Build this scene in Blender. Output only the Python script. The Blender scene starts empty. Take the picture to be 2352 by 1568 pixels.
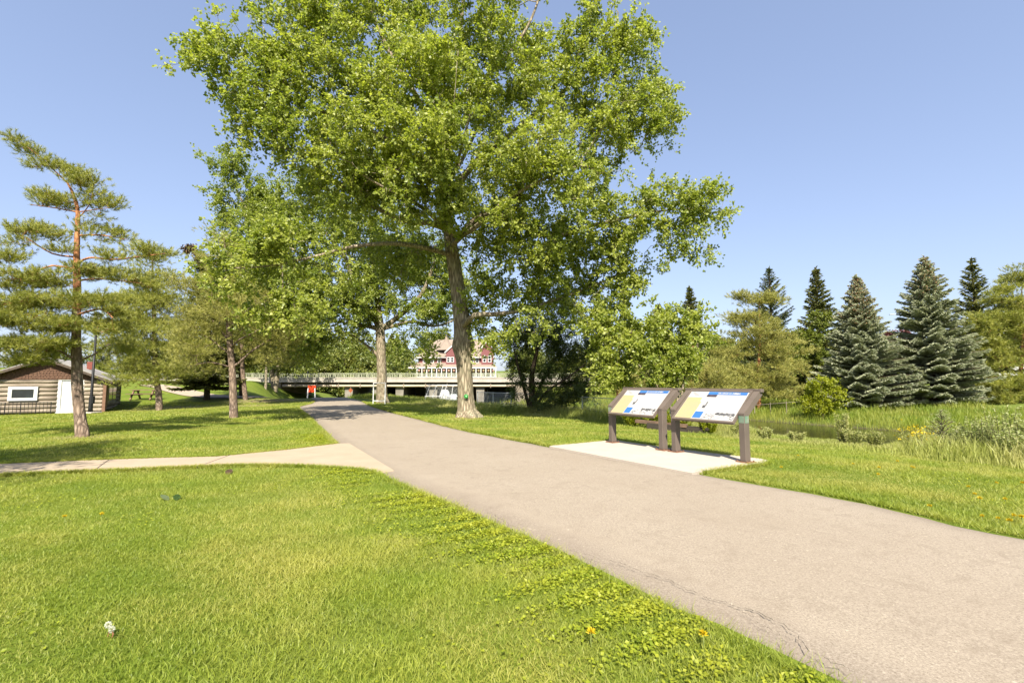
import bpy, math, random
import numpy as np
from mathutils import Vector, Matrix
from mathutils.noise import noise as mnoise
R = math.radians
rng = np.random.default_rng(7)
random.seed(7)
sc = bpy.context.scene
C = sc.collection

# ---------------------------------------------------------------- camera
CAMH = 1.3
FD = 1100.0
PITCH = math.atan(93/1100)
cam = bpy.data.objects.new('camera', bpy.data.cameras.new('camera'))
C.objects.link(cam)
cam.location = (0, 0, CAMH)
cam.rotation_euler = (math.pi/2 + PITCH, 0, 0)
cam.data.sensor_width = 36
cam.data.lens = FD/2352*36
cam.data.clip_end = 3000
cam.data.clip_start = 0.05
sc.camera = cam

def ray(x, y):
    xc = (x-1176)/FD; yc = (784-y)/FD
    return np.array([xc, math.cos(PITCH)-yc*math.sin(PITCH), math.sin(PITCH)+yc*math.cos(PITCH)])
def at(x, y, Y):
    d = ray(x, y); t = Y/d[1]
    return np.array([0, 0, CAMH]) + d*t

# ---------------------------------------------------------------- terrain
def sstep(a, b, x):
    t = np.clip((x-a)/(b-a), 0, 1); return t*t*(3-2*t)
BQ = np.array([[-400, 0], [8, 0], [12.5, -.25], [20, -1.0], [29, -1.95], [31, -2.5], [37, -2.5], [39.5, -1.9], [46, -1.35], [60, -.6], [90, .5], [200, 4], [600, 12]])
TR = np.array([[-13.0, 36], [-17, 44], [-22, 54], [-27, 66], [-29.5, 76], [-30.5, 88], [-30.5, 104]], float)
def seg_dist(x, y, pl):
    best = np.full(np.shape(x), 1e9); bt = np.zeros(np.shape(x)); acc = 0.0
    for i in range(len(pl)-1):
        a = pl[i]; b = pl[i+1]; d = b-a; L = float(np.hypot(*d))
        t = np.clip(((x-a[0])*d[0]+(y-a[1])*d[1])/L**2, 0, 1)
        dd = np.hypot(x-(a[0]+t*d[0]), y-(a[1]+t*d[1]))
        m = dd < best
        best = np.where(m, dd, best); bt = np.where(m, acc+t*L, bt); acc += L
    return best, bt
def H(x, y):
    x = np.asarray(x, float); y = np.asarray(y, float)
    q = .851*x+.525*y; p = -.525*x+.851*y
    z = np.interp(q, BQ[:, 0], BQ[:, 1])
    for dq in (-1.2, 1.2):
        z = z + np.interp(q+dq, BQ[:, 0], BQ[:, 1])
    z = z/3
    lf = 1-sstep(4, 12, q)
    z = z + lf*1.5*sstep(34, 82, p)
    z = z - .5*np.exp(-((x+27.5)**2/130+(y-27.5)**2/60))
    d, t = seg_dist(x, y, TR)
    depth = 2.6*sstep(2, 38, t)
    zt = -depth
    w = 1-sstep(2.4, 7.5, d)
    w = w*sstep(0, 6, t)
    z = np.where(zt < z, z*(1-w)+zt*w, z)
    far = sstep(100, 190, y)
    z = z*(1-.6*far)+far*4.0
    z = z + 5*sstep(200, 420, np.hypot(x, y))
    z = z + .015*np.sin(x*.9+1.3)*np.sin(y*.7)*sstep(5, 12, np.abs(q-4))
    return z
def gnd(x, y):
    d = ray(x, y); t = 1.0
    o = np.array([0, 0, CAMH])
    if d[2] >= 0: d = d.copy()
    lo = 0.5
    for t in np.arange(1, 220, .25):
        p = o+d*t
        if p[2] < H(p[0], p[1]):
            a, b = t-.25, t
            for _ in range(20):
                m = (a+b)/2; p = o+d*m
                if p[2] < H(p[0], p[1]): b = m
                else: a = m
            return np.array([p[0], p[1], float(H(p[0], p[1]))])
    raise ValueError(('no ground', x, y))
def onz(x, y):
    return np.array([x, y, float(H(x, y))])

# ---------------------------------------------------------------- mesh helpers
def mesh_from(name, V, F, mats, tint=None, smooth=False, mi=None):
    V = np.asarray(V, np.float32); me = bpy.data.meshes.new(name)
    if isinstance(F, np.ndarray): Fs = [F]
    else: Fs = [np.asarray(f) for f in F if len(f)]
    me.vertices.add(len(V)); me.vertices.foreach_set('co', V.ravel())
    nl = sum(f.size for f in Fs); nf = sum(len(f) for f in Fs)
    me.loops.add(nl); me.loops.foreach_set('vertex_index', np.concatenate([f.ravel() for f in Fs]).astype(np.int32))
    me.polygons.add(nf)
    tot = np.concatenate([np.full(len(f), f.shape[1]) for f in Fs]).astype(np.int32)
    st = np.concatenate([[0], np.cumsum(tot)[:-1]]).astype(np.int32)
    me.polygons.foreach_set('loop_start', st); me.polygons.foreach_set('loop_total', tot)
    me.polygons.foreach_set('use_smooth', np.full(nf, bool(smooth)))
    if mi is not None: me.polygons.foreach_set('material_index', np.asarray(mi, np.int32))
    for m in (mats if isinstance(mats, (list, tuple)) else [mats]): me.materials.append(m)
    if tint is not None:
        dom = 'FACE' if len(tint) == nf else 'POINT'
        a = me.attributes.new('tint', 'FLOAT', dom); a.data.foreach_set('value', np.asarray(tint, np.float32))
    me.update(calc_edges=True)
    return me
def tag(o, label=None, cat=None, group=None, kind=None):
    if label: o['label'] = label
    if cat: o['category'] = cat
    if group: o['group'] = group
    if kind: o['kind'] = kind
    return o
def thing(name, loc, label, cat, group=None, rz=0, kind=None):
    o = bpy.data.objects.new(name, None); C.objects.link(o)
    o.location = [float(v) for v in loc]; o.rotation_euler = (0, 0, rz); o.empty_display_size = .2
    return tag(o, label, cat, group, kind)
def link(name, me, parent=None, loc=None):
    o = bpy.data.objects.new(name, me); C.objects.link(o)
    if parent is not None: o.parent = parent
    if loc is not None: o.location = [float(v) for v in loc]
    return o
def copy_thing(r, loc, rz=0, s=1.0, label=None, group=None, sz=None):
    c = r.copy(); C.objects.link(c); c.location = [float(v) for v in loc]; c.rotation_euler = (0, 0, rz)
    c.scale = (s, s, s if sz is None else sz)
    if label: c['label'] = label
    if group: c['group'] = group
    for ch in list(r.children):
        d = ch.copy(); C.objects.link(d); d.parent = c
        for g in list(ch.children):
            e = g.copy(); C.objects.link(e); e.parent = d
    return c

class MB:
    """collects boxes, bars, prisms and tubes in one mesh"""
    def __init__(s): s.v = []; s.q = []; s.t = []; s.n = 0; s.T = None
    def add(s, V, F):
        V = np.asarray(V, float)
        if s.T is not None: V = V@s.T[:3, :3].T+s.T[:3, 3]
        for f in F:
            f = [i+s.n for i in f]
            if len(f) == 4: s.q.append(f)
            elif len(f) == 3: s.t.append(f)
            else:
                for k in range(1, len(f)-1): s.t.append([f[0], f[k], f[k+1]])
        s.v.append(V); s.n += len(V); return s
    def box(s, a, b):
        x0, y0, z0 = a; x1, y1, z1 = b
        V = [(x0, y0, z0), (x1, y0, z0), (x1, y1, z0), (x0, y1, z0), (x0, y0, z1), (x1, y0, z1), (x1, y1, z1), (x0, y1, z1)]
        return s.add(V, [(0, 3, 2, 1), (4, 5, 6, 7), (0, 1, 5, 4), (1, 2, 6, 5), (2, 3, 7, 6), (3, 0, 4, 7)])
    def bbox(s, a, b, e=.006):
        """box with bevelled edges (chamfer e)"""
        x0, y0, z0 = a; x1, y1, z1 = b
        me = bpy.data.meshes.new('t'); import bmesh
        bm = bmesh.new(); r = bmesh.ops.create_cube(bm, size=1)
        for v in bm.verts: v.co = Vector(((x0+x1)/2+v.co.x*(x1-x0), (y0+y1)/2+v.co.y*(y1-y0), (z0+z1)/2+v.co.z*(z1-z0)))
        bmesh.ops.bevel(bm, geom=list(bm.edges), offset=e, segments=1, affect='EDGES')
        bm.verts.index_update()
        V = [tuple(v.co) for v in bm.verts]; F = [[v.index for v in f.verts] for f in bm.faces]
        bm.free(); bpy.data.meshes.remove(me)
        return s.add(V, F)
    def bar(s, p, q, w, h=None, up=(0, 0, 1)):
        p = Vector(p); q = Vector(q); h = w if h is None else h
        d = (q-p).normalized(); u = Vector(up)
        if abs(d.dot(u)) > .98: u = Vector((0, 1, 0))
        r = d.cross(u).normalized(); u = r.cross(d)
        V = []
        for c in (p, q):
            for a, b in ((-1, -1), (1, -1), (1, 1), (-1, 1)): V.append(tuple(c+r*(a*w/2)+u*(b*h/2)))
        return s.add(V, [(0, 3, 2, 1), (4, 5, 6, 7), (0, 1, 5, 4), (1, 2, 6, 5), (2, 3, 7, 6), (3, 0, 4, 7)])
    def tube(s, pts, rad, n=8, cap=True):
        V, F = sweep(np.asarray(pts, float), np.broadcast_to(np.asarray(rad, float), (len(pts),)), n)
        s.add(V, F.tolist())
        if cap:
            k = len(V)
            s.add([], []) if False else None
            off = s.n-k
            s.t += [[off, off+i+1, off+i] for i in range(1, n-1)]
            e = off+k-n
            s.t += [[e, e+i, e+i+1] for i in range(1, n-1)]
        return s
    def poly(s, pts, z0, z1):
        n = len(pts); V = [(x, y, z0) for x, y in pts]+[(x, y, z1) for x, y in pts]
        F = [tuple(range(n, 2*n))]+[(i, (i+1) % n, n+(i+1) % n, n+i) for i in range(n)]
        return s.add(V, F)
    def build(s, name, m, parent=None, smooth=False, loc=None):
        V = np.concatenate(s.v)
        Fs = []
        if s.q: Fs.append(np.array(s.q))
        if s.t: Fs.append(np.array(s.t))
        return link(name, mesh_from(name, V, Fs, m, smooth=smooth), parent, loc)

def sweep(P, rad, n=8, bump=None):
    P = np.asarray(P, float); m = len(P)
    T = np.gradient(P, axis=0); T /= np.linalg.norm(T, axis=1)[:, None]+1e-9
    u = np.cross(T[0], [0.3, .9, .1]); u /= np.linalg.norm(u)+1e-9
    U = np.empty_like(P)
    for i in range(m):
        u = u-T[i]*np.dot(u, T[i]); u /= np.linalg.norm(u)+1e-9; U[i] = u
    W = np.cross(T, U)
    a = np.arange(n)*2*math.pi/n
    r = np.asarray(rad)[:, None]*np.ones(n)[None]
    if bump is not None: r = r*bump
    V = P[:, None]+(U[:, None]*np.cos(a)[None, :, None]+W[:, None]*np.sin(a)[None, :, None])*r[..., None]
    i = np.arange(m-1)[:, None]*n; j = np.arange(n)[None]; k = (j+1) % n
    F = np.stack([i+j, i+k, i+n+k, i+n+j], -1).reshape(-1, 4)
    return V.reshape(-1, 3), F

def unit(v): return v/(np.linalg.norm(v, axis=-1, keepdims=True)+1e-9)
def randu(n): return unit(rng.normal(size=(n, 3)))

# ---------------------------------------------------------------- materials
def node_mat(name):
    m = bpy.data.materials.new(name); m.use_nodes = True
    nt = m.node_tree; nt.nodes.clear()
    return m, nt, nt.nodes.new('ShaderNodeOutputMaterial')
def N(nt, t, **kw):
    n = nt.nodes.new('ShaderNode'+t)
    for k, v in kw.items():
        if k in n.inputs: n.inputs[k].default_value = v
        else: setattr(n, k, v)
    return n
def c4(c): return (c[0], c[1], c[2], 1)
def ramp(nt, src, stops):
    r = nt.nodes.new('ShaderNodeValToRGB'); e = r.color_ramp.elements
    while len(e) < len(stops): e.new(.5)
    for el, (p, c) in zip(e, stops): el.position = p; el.color = c4(c) if len(c) == 3 else c
    nt.links.new(src, r.inputs[0]); return r.outputs[0]
def noise_tex(nt, scale, detail=4, rough=.6, stretch=None, coord='Object', dist=0):
    tc = N(nt, 'TexCoord'); src = tc.outputs[coord]
    if stretch:
        mp = N(nt, 'Mapping'); mp.inputs['Scale'].default_value = stretch
        nt.links.new(src, mp.inputs[0]); src = mp.outputs[0]
    n = N(nt, 'TexNoise'); n.inputs['Scale'].default_value = scale; n.inputs['Detail'].default_value = detail
    n.inputs['Roughness'].default_value = rough; n.inputs['Distortion'].default_value = dist
    nt.links.new(src, n.inputs['Vector']); return n.outputs['Fac']
def mixc(nt, f, a, b, mode='MIX'):
    m = nt.nodes.new('ShaderNodeMix'); m.data_type = 'RGBA'; m.blend_type = mode
    for s, v in ((m.inputs[0], f), (m.inputs[6], a), (m.inputs[7], b)):
        if hasattr(v, 'is_output'): nt.links.new(v, s)
        elif isinstance(v, (int, float)): s.default_value = v
        else: s.default_value = c4(v)
    return m.outputs[2]
def surf(name, c1, c2=None, scale=8, rough=.8, bump=0, bscale=40, stretch=None, metal=0, spec=.3, lo=.35, hi=.65, detail=5):
    m, nt, out = node_mat(name)
    b = N(nt, 'BsdfPrincipled'); nt.links.new(b.outputs[0], out.inputs[0])
    b.inputs['Roughness'].default_value = rough; b.inputs['Metallic'].default_value = metal
    b.inputs['Specular IOR Level'].default_value = spec
    if c2 is None: c2 = tuple(v*.8 for v in c1)
    n = noise_tex(nt, scale, detail, stretch=stretch)
    nt.links.new(ramp(nt, n, [(lo, c2), (hi, c1)]), b.inputs['Base Color'])
    if bump:
        n2 = noise_tex(nt, bscale, 6, .7, stretch=stretch)
        bp = N(nt, 'Bump'); bp.inputs['Strength'].default_value = min(1, bump); bp.inputs['Distance'].default_value = .02*max(1, bump)
        nt.links.new(n2, bp.inputs['Height']); nt.links.new(bp.outputs[0], b.inputs['Normal'])
    return m
def leafmat(name, c1, c2, trans=.35, rough=.5, spec=.4, tcol=1.25, big=None, bigscale=.5):
    m, nt, out = node_mat(name)
    at_ = N(nt, 'Attribute'); at_.attribute_name = 'tint'
    col = ramp(nt, at_.outputs['Fac'], [(0, c1), (1, c2)])
    if big is not None:
        n = noise_tex(nt, bigscale, 3)
        f = ramp(nt, n, [(.42, (0, 0, 0)), (.62, (1, 1, 1))])
        col = mixc(nt, f, col, mixc(nt, .6, col, big))
    b = N(nt, 'BsdfPrincipled'); nt.links.new(col, b.inputs['Base Color'])
    b.inputs['Roughness'].default_value = rough; b.inputs['Specular IOR Level'].default_value = spec
    t = N(nt, 'BsdfTranslucent')
    tc = mixc(nt, 1.0, col, (tcol, tcol*1.05, tcol*.45), 'MULTIPLY')
    nt.links.new(tc, t.inputs[0])
    mx = N(nt, 'MixShader'); mx.inputs[0].default_value = trans
    nt.links.new(b.outputs[0], mx.inputs[1]); nt.links.new(t.outputs[0], mx.inputs[2])
    nt.links.new(mx.outputs[0], out.inputs[0])
    return m
def barkmat(name, c1, c2, vs=9, zs=.18, bump=1.0, moss=None):
    m, nt, out = node_mat(name)
    b = N(nt, 'BsdfPrincipled'); nt.links.new(b.outputs[0], out.inputs[0])
    b.inputs['Roughness'].default_value = .9; b.inputs['Specular IOR Level'].default_value = .15
    tc = N(nt, 'TexCoord'); mp = N(nt, 'Mapping'); mp.inputs['Scale'].default_value = (1, 1, zs)
    nt.links.new(tc.outputs['Object'], mp.inputs[0])
    v = N(nt, 'TexVoronoi'); v.feature = 'DISTANCE_TO_EDGE'; v.inputs['Scale'].default_value = vs
    nz = N(nt, 'TexNoise'); nz.inputs['Scale'].default_value = 6; nz.inputs['Detail'].default_value = 4
    nt.links.new(mp.outputs[0], nz.inputs['Vector'])
    ad = N(nt, 'MixRGB'); ad.blend_type = 'ADD'; ad.inputs[0].default_value = .12
    nt.links.new(mp.outputs[0], ad.inputs[1]); nt.links.new(nz.outputs['Color'], ad.inputs[2])
    nt.links.new(ad.outputs[0], v.inputs['Vector'])
    r = ramp(nt, v.outputs['Distance'], [(0, tuple(x*.45 for x in c2)), (.12, c2), (.4, c1)])
    n2 = noise_tex(nt, 3, 5)
    col = mixc(nt, ramp(nt, n2, [(.35, (0, 0, 0)), (.7, (1, 1, 1))]), r, mixc(nt, .5, r, moss or c2))
    nt.links.new(col, b.inputs['Base Color'])
    bp = N(nt, 'Bump'); bp.inputs['Strength'].default_value = 1; bp.inputs['Distance'].default_value = .03*bump
    nt.links.new(v.outputs['Distance'], bp.inputs['Height']); nt.links.new(bp.outputs[0], b.inputs['Normal'])
    return m
# ---------------------------------------------------------------- tree building
def chains_to_mesh(P, par, rad, nbig=10, bumpfn=None, minr=0.0):
    n = len(P); ch = [[] for _ in range(n)]
    for i in range(n):
        if par[i] >= 0: ch[par[i]].append(i)
    V, F, off = [], [], 0
    stack = [(0, -1)]
    while stack:
        s, fr = stack.pop()
        idx = [s]; c = s
        while ch[c]:
            k = sorted(ch[c], key=lambda j: -rad[j])
            for j in k[1:]: stack.append((j, c))
            c = k[0]; idx.append(c)
        pts = [P[i] for i in idx]; r = [rad[i] for i in idx]
        if fr >= 0:
            pts = [P[fr]]+pts; r = [min(rad[fr]*.9, r[0]*1.25)]+r
        if len(pts) < 2: continue
        mr = max(r)
        if mr < minr: continue
        sides = nbig if mr > .12 else (7 if mr > .05 else (5 if mr > .02 else 3))
        v, f = sweep(np.array(pts), np.array(r), sides)
        V.append(v); F.append(f+off); off += len(v)
    return np.concatenate(V), np.concatenate(F)

class Skel:
    def __init__(s): s.P = []; s.par = []; s.r = []; s.cost = []
    def add(s, p, par, r=0.0):
        s.P.append(np.asarray(p, float)); s.par.append(par); s.r.append(r)
        s.cost.append(0 if par < 0 else s.cost[par]+np.linalg.norm(s.P[-1]-s.P[par])); return len(s.P)-1
    def line(s, pts, rads, step=.35, start=None):
        """polyline with explicit radii; a limb starts at the nearest node"""
        pts = [np.asarray(p, float) for p in pts]
        if start is None and s.P:
            d = np.linalg.norm(np.array(s.P)-pts[0], axis=1); cur = int(d.argmin())
            pts = [s.P[cur]]+pts[1:]
        else: cur = s.add(pts[0], -1, rads[0])
        # smooth catmull-rom
        Q = [pts[0]]+pts+[pts[-1]]; rr = np.interp(np.linspace(0, 1, len(pts)), np.linspace(0, 1, len(rads)), rads)
        for i in range(len(pts)-1):
            a, b, c, d = Q[i], Q[i+1], Q[i+2], Q[i+3]
            k = max(1, int(np.linalg.norm(c-b)/step))
            for j in range(1, k+1):
                t = j/k
                p = .5*((2*b)+(-a+c)*t+(2*a-5*b+4*c-d)*t*t+(-a+3*b-3*c+d)*t**3)
                cur = s.add(p, cur, rr[i]*(1-t)+rr[i+1]*t)
        return cur
    def grow(s, A, step=.4, sag=.08, wcost=.3, up=.3, minz=None):
        A = np.asarray(A); S = np.array(s.P)
        d = np.array([np.min(np.linalg.norm(S-a, axis=1)) for a in A])
        cap = len(s.P)+len(A)*60
        buf = np.zeros((cap, 3)); cst = np.zeros(cap); n = len(s.P)
        buf[:n] = S; cst[:n] = s.cost
        tips = []
        for i in np.argsort(d):
            a = A[i]; B = buf[:n]
            v = a-B; dist = np.linalg.norm(v, axis=1)
            pen = dist+wcost*cst[:n]*.3+up*np.maximum(0, -v[:, 2])
            j = int(pen.argmin()); L = dist[j]
            k = max(1, int(round(L/step))); cur = j; base = buf[j].copy()
            side = np.cross(a-base, rng.normal(size=3)); side = side/(np.linalg.norm(side)+1e-6)*L*rng.normal()*.08
            for m_ in range(1, k+1):
                t = m_/k
                p = base+(a-base)*t+side*math.sin(math.pi*t)+np.array([0, 0, sag*L*math.sin(math.pi*t)])
                cur = s.add(p, cur, 0); buf[n] = p; cst[n] = s.cost[-1]; n += 1
            tips.append(cur)
        return tips
    def radii(s, tip=.006, ex=2.25):
        n = len(s.P); acc = np.zeros(n)
        for i in range(n-1, -1, -1):
            if acc[i] == 0: acc[i] = tip**ex
            if s.par[i] >= 0: acc[s.par[i]] += acc[i]
        r = acc**(1/ex); e = np.array(s.r)
        return np.where(e > 0, e, r)

def blob_pts(blobs, clump=0, sig=.3, flat=1.0):
    """blobs: (x, y, rx, ry, Y, rd, n) ellipsoids given by where they stand, returns points in metres"""
    out = []
    for b in blobs:
        x, y, rx, ry, Y, rd, n = b
        c = at(x, y, Y); v = rng.normal(size=(n, 3)); v = unit(v)*(rng.random((n, 1))**(1/2.6))
        k = Y/FD
        if clump:   # gather the points in sprays with gaps between them
            m_ = max(1, int(round(n/clump))); cc = c+v[:m_]*np.array([rx*k, rd, ry*k])
            pick = rng.integers(0, m_, n); out.append(cc[pick]+rng.normal(size=(n, 3))*sig*np.array([1, 1, flat]))
        else: out.append(c+v*np.array([rx*k, rd, ry*k]))
    return np.concatenate(out)

LIGHTWARD = np.array([0.05, -.62, .78])   # leaves turn towards the light
def leaves(P, D, size, asp=.8, fold=.25, droop=.3, flat=.3, lw=0.0):
    n = len(P); s = size*(.7+.6*rng.random(n))[:, None]
    D = unit(D+np.array([0, 0, -droop]))
    nr = unit(randu(n)+np.array([0, 0, flat])+LIGHTWARD*lw)
    S = unit(np.cross(D, nr)); nn = np.cross(S, D)
    V = np.stack([P, P+D*s*.45+S*s*asp*.5+nn*s*fold*.3, P+D*s, P+D*s*.45-S*s*asp*.5+nn*s*fold*.3], 1).reshape(-1, 3)
    F = np.arange(4*n).reshape(-1, 4)
    return V, F

def twig_leaves(tips, dirs, ntw, nlf, tl, size, spread=1.0, asp=.8, droop=.25, ctint=None):
    """each tip carries ntw twigs with nlf leaves along each"""
    m = len(tips)
    d = unit(np.repeat(dirs, ntw, 0)+spread*rng.normal(size=(m*ntw, 3))*.8)
    L = tl*(.5+rng.random(m*ntw))[:, None]
    b = np.repeat(tips, ntw, 0); e = b+d*L+np.array([0, 0, -.15])*L
    t = rng.random((m*ntw, nlf, 1))**.8*.95+.08
    P = b[:, None]+(e-b)[:, None]*t
    D = unit(d[:, None]*.6+rng.normal(size=(m*ntw, nlf, 3))*.9)
    P = P+D*size*.35
    V, F = leaves(P.reshape(-1, 3), D.reshape(-1, 3), size, asp=asp, droop=droop, lw=.75, flat=.1)
    ct = np.repeat(rng.random(m) if ctint is None else ctint, ntw*nlf)
    tint = np.clip(.45*ct+.55*rng.random(len(F))+.0, 0, 1)
    # twig prisms
    s = np.cross(d, [0, 0, 1.0]); s = unit(s)*.004
    TV = np.stack([b-s, b+s, e], 1).reshape(-1, 3); TF = np.arange(3*len(b)).reshape(-1, 3)
    return V, F, tint, TV, TF

def wood_mesh(name, sk, rad, m, parent, org, extra=None, nbig=10, minr=0.0):
    V, F = chains_to_mesh(sk.P, sk.par, rad, nbig, minr=minr)
    Fs = [F]
    if extra is not None:
        TV, TF = extra; Fs.append(TF+len(V)); V = np.concatenate([V, TV])
    return link(name, mesh_from(name, V-org, Fs, m, smooth=True), parent)

def tip_dirs(sk, tips):
    P = np.array(sk.P); par = np.array(sk.par); t = np.array(tips)
    pp = par[t]; pp2 = np.where(par[pp] >= 0, par[pp], pp)
    return P[t], unit(P[t]-P[pp2]+1e-4)

def tufts(P, D, L, n, w, cone=.9, tl=.5):
    """needle tufts: P base points, D shoot direction, n needles each spread along a short shoot"""
    m = len(P); D = unit(D)
    base = P[:, None]+D[:, None]*(rng.random((m, n, 1))*L*tl)
    d = unit(D[:, None]+cone*rng.normal(size=(m, n, 3)))
    Ln = L*(.7+.5*rng.random((m, n, 1)))
    s = unit(np.cross(d, rng.normal(size=(m, n, 3))))*w*.5
    V = np.stack([base-s, base+s, base+d*Ln], 2).reshape(-1, 3)
    F = np.arange(3*m*n).reshape(-1, 3)
    tint = np.repeat(rng.random(m), n)*.6+rng.random(m*n)*.4
    return V, F, tint
def shoots(P, D, L, w, nrm=None, k=2, sag=0.0):
    """needle covered shoots as k crossed kites each"""
    m = len(P); D = unit(D); Vs = []; 
    L = np.broadcast_to(np.asarray(L, float), (m,))[:, None]; w = np.broadcast_to(np.asarray(w, float), (m,))[:, None]
    a = unit(np.cross(D, randu(m) if nrm is None else nrm)); b = np.cross(D, a)
    tip = P+D*L+np.array([0, 0, -1.])*sag*L
    for i in range(k):
        th = math.pi*i/k; s = a*math.cos(th)+b*math.sin(th); mid = P+D*L*.35
        Vs.append(np.stack([P, mid+s*w*.5, tip, mid-s*w*.5], 1))
    V = np.concatenate(Vs, 1).reshape(-1, 3)
    return V, np.arange(4*m*k).reshape(-1, 4)

# ---------------------------------------------------------------- broadleaf prototype in local coordinates
def broadleaf(name, label, cat, group, Hh, Rr, nleaf, lsize, m, wm, seedblobs=9, trunk=.25, low=.25, lean=0):
    r = thing(name, (0, 0, 0), label, cat, group)
    sk = Skel(); sk.line([np.array([0, 0, -.3]), np.array([.05*Hh*lean, 0, Hh*.35]), np.array([.08*Hh*lean, .1, Hh*.8])], [trunk, trunk*.7, trunk*.25], step=Hh*.06)
    A = []
    for i in range(seedblobs):
        a = 2*math.pi*(i*.618); h = low+(.95-low)*((i+.5)/seedblobs)
        rr = Rr*(.55 if h < .75 else .3)*(1 if h > .3 else .8)
        c = np.array([math.cos(a)*rr, math.sin(a)*rr, Hh*h*.9]); br = Rr*(.42+.2*rng.random())
        n = 26
        v = unit(rng.normal(size=(n, 3)))*(rng.random((n, 1))**(1/3))
        A.append(c+v*np.array([br, br, br*.75*Hh/(2.2*Rr)]))
    A = np.concatenate(A)
    tips = sk.grow(A, step=Hh*.08)
    T, Dd = tip_dirs(sk, tips)
    k = max(1, nleaf//(len(T)*3))
    V, F, ti, TV, TF = twig_leaves(T, Dd, 3, k, Rr*.28, lsize)
    rad = sk.radii(tip=.012*Hh/8)
    wood_mesh('trunk', sk, rad, wm, r, 0, minr=.02)
    link('crown', mesh_from('crown', V, F, m, ti), r)
    return r

# ---------------------------------------------------------------- spruce in local coordinates
def spruce(name, label, cat, group, Hh, Rr, m, wm, dens=1.0, lvl=.36, pw=.85, sl=.28, sw=.075, droop=.25, clear=.04, gap=.12, conem=None, lean=(0, 0), thin=0.0, coner=.22, upt=.25):
    r = thing(name, (0, 0, 0), label, cat, group)
    def axis(z):
        t = z/Hh; return np.array([lean[0]*t**3, lean[1]*t**3, z])
    zs = np.linspace(-.2, Hh, 16); mb = MB()
    mb.tube([axis(max(z, 0))+[0, 0, min(z, 0)] for z in zs], np.linspace(.02*Hh, .004*Hh, 16), 7)
    SP, SD, SL, SW, ST = [], [], [], [], []; BV = []
    z = Hh*clear; lev = 0
    while z < Hh*.985:
        t = z/Hh; L0 = Rr*(1-t)**pw*(1-.25*math.exp(-t*12))
        nb = int((7+5*(1-t))*(1 if thin == 0 else 1-thin)); ph = rng.random()*6.28
        for b in range(nb):
            a = ph+2*math.pi*b/nb+rng.normal()*.18; L = L0*(.72+.42*rng.random())
            if rng.random() < gap: L *= .5
            zz = z+rng.normal()*lvl*.25
            d = np.array([math.cos(a), math.sin(a), 0]); ns = max(3, int(L/.12))
            u = np.linspace(.12, 1, ns)
            hh = (upt*t-droop*(1-t))*L*u+.16*L*u**2*(1-t)+.35*L*u*t**2
            pts = axis(max(0, min(zz, Hh)))+d*L*u[:, None]; pts[:, 2] += hh
            side = np.array([-d[1], d[0], 0])
            BV.append((axis(zz), pts[-1], .012+.01*L))
            # laterals
            ll = .42*L*(1-u)**.7*(.5+.5*u)+.16
            for sgn in (-1, 1):
                kk = int(2*dens)+(rng.random() < 2*dens-int(2*dens))
                for _ in range(max(1, kk)):
                    lt = ll*(.5+.7*rng.random(ns)); nn = np.maximum(1, (lt/sl*1.6).astype(int))
                    for i in range(ns):
                        dd = unit(d*.75+side*sgn*.9+np.array([0, 0, -.12])); 
                        w_ = np.arange(nn[i])[:, None]/max(1, nn[i])*lt[i]
                        pp = pts[i]+dd*w_+rng.normal(size=(nn[i], 3))*.03
                        SP.append(pp); SD.append(np.tile(dd+d*.25, (nn[i], 1))+rng.normal(size=(nn[i], 3))*.28+[0, 0, -.05])
            SP.append(pts); SD.append(np.tile(d, (ns, 1))+rng.normal(size=(ns, 3))*.2)
        z += lvl*(.75+.5*rng.random())*(1-.45*t); lev += 1
    SP = np.concatenate(SP); SD = np.concatenate(SD); m_ = len(SP)
    # leader
    n = 30; zz = Hh*(.93+.07*rng.random(n)); SP = np.concatenate([SP, np.array([axis(q) for q in zz])]); SD = np.concatenate([SD, randu(n)*.6+[0, 0, .8]])
    m_ = len(SP)
    V, F = shoots(SP, SD, sl*(.7+.6*rng.random(m_)), sw*(.8+.4*rng.random(m_)), k=2)
    ti = np.repeat(rng.random(m_), 2)
    bm = MB()
    for p, q, w in BV: bm.bar(p, q, w)
    for src in (mb,):
        pass
    V1 = np.concatenate(mb.v); V2 = np.concatenate(bm.v)
    Fs = [np.array(mb.q), np.array(mb.t), np.array(bm.q)+len(V1)]
    Fs = [np.concatenate([Fs[0], Fs[2]]), Fs[1]]
    link('trunk', mesh_from('trunk', np.concatenate([V1, V2]), Fs, wm), r)
    link('crown', mesh_from('crown', V, F, m, ti), r)
    if conem:
        sel = (SP[:, 2] > Hh*(1-coner*1.6)) & (rng.random(m_) < np.clip((SP[:, 2]/Hh-(1-coner*1.6))*1.7, 0, .5))
        cp = SP[sel]+SD[sel]*.1; n = len(cp)
        V, F = shoots(cp, rng.normal(size=(n, 3))*.3+[0, 0, -1], .13, .06, k=3)
        c = link('cones', mesh_from('cones', V, F, conem, np.repeat(rng.random(n), 3)), r); c['kind'] = 'stuff'
        c['label'] = 'tan cones hanging thick round the top of the spruce'
    return r

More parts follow.
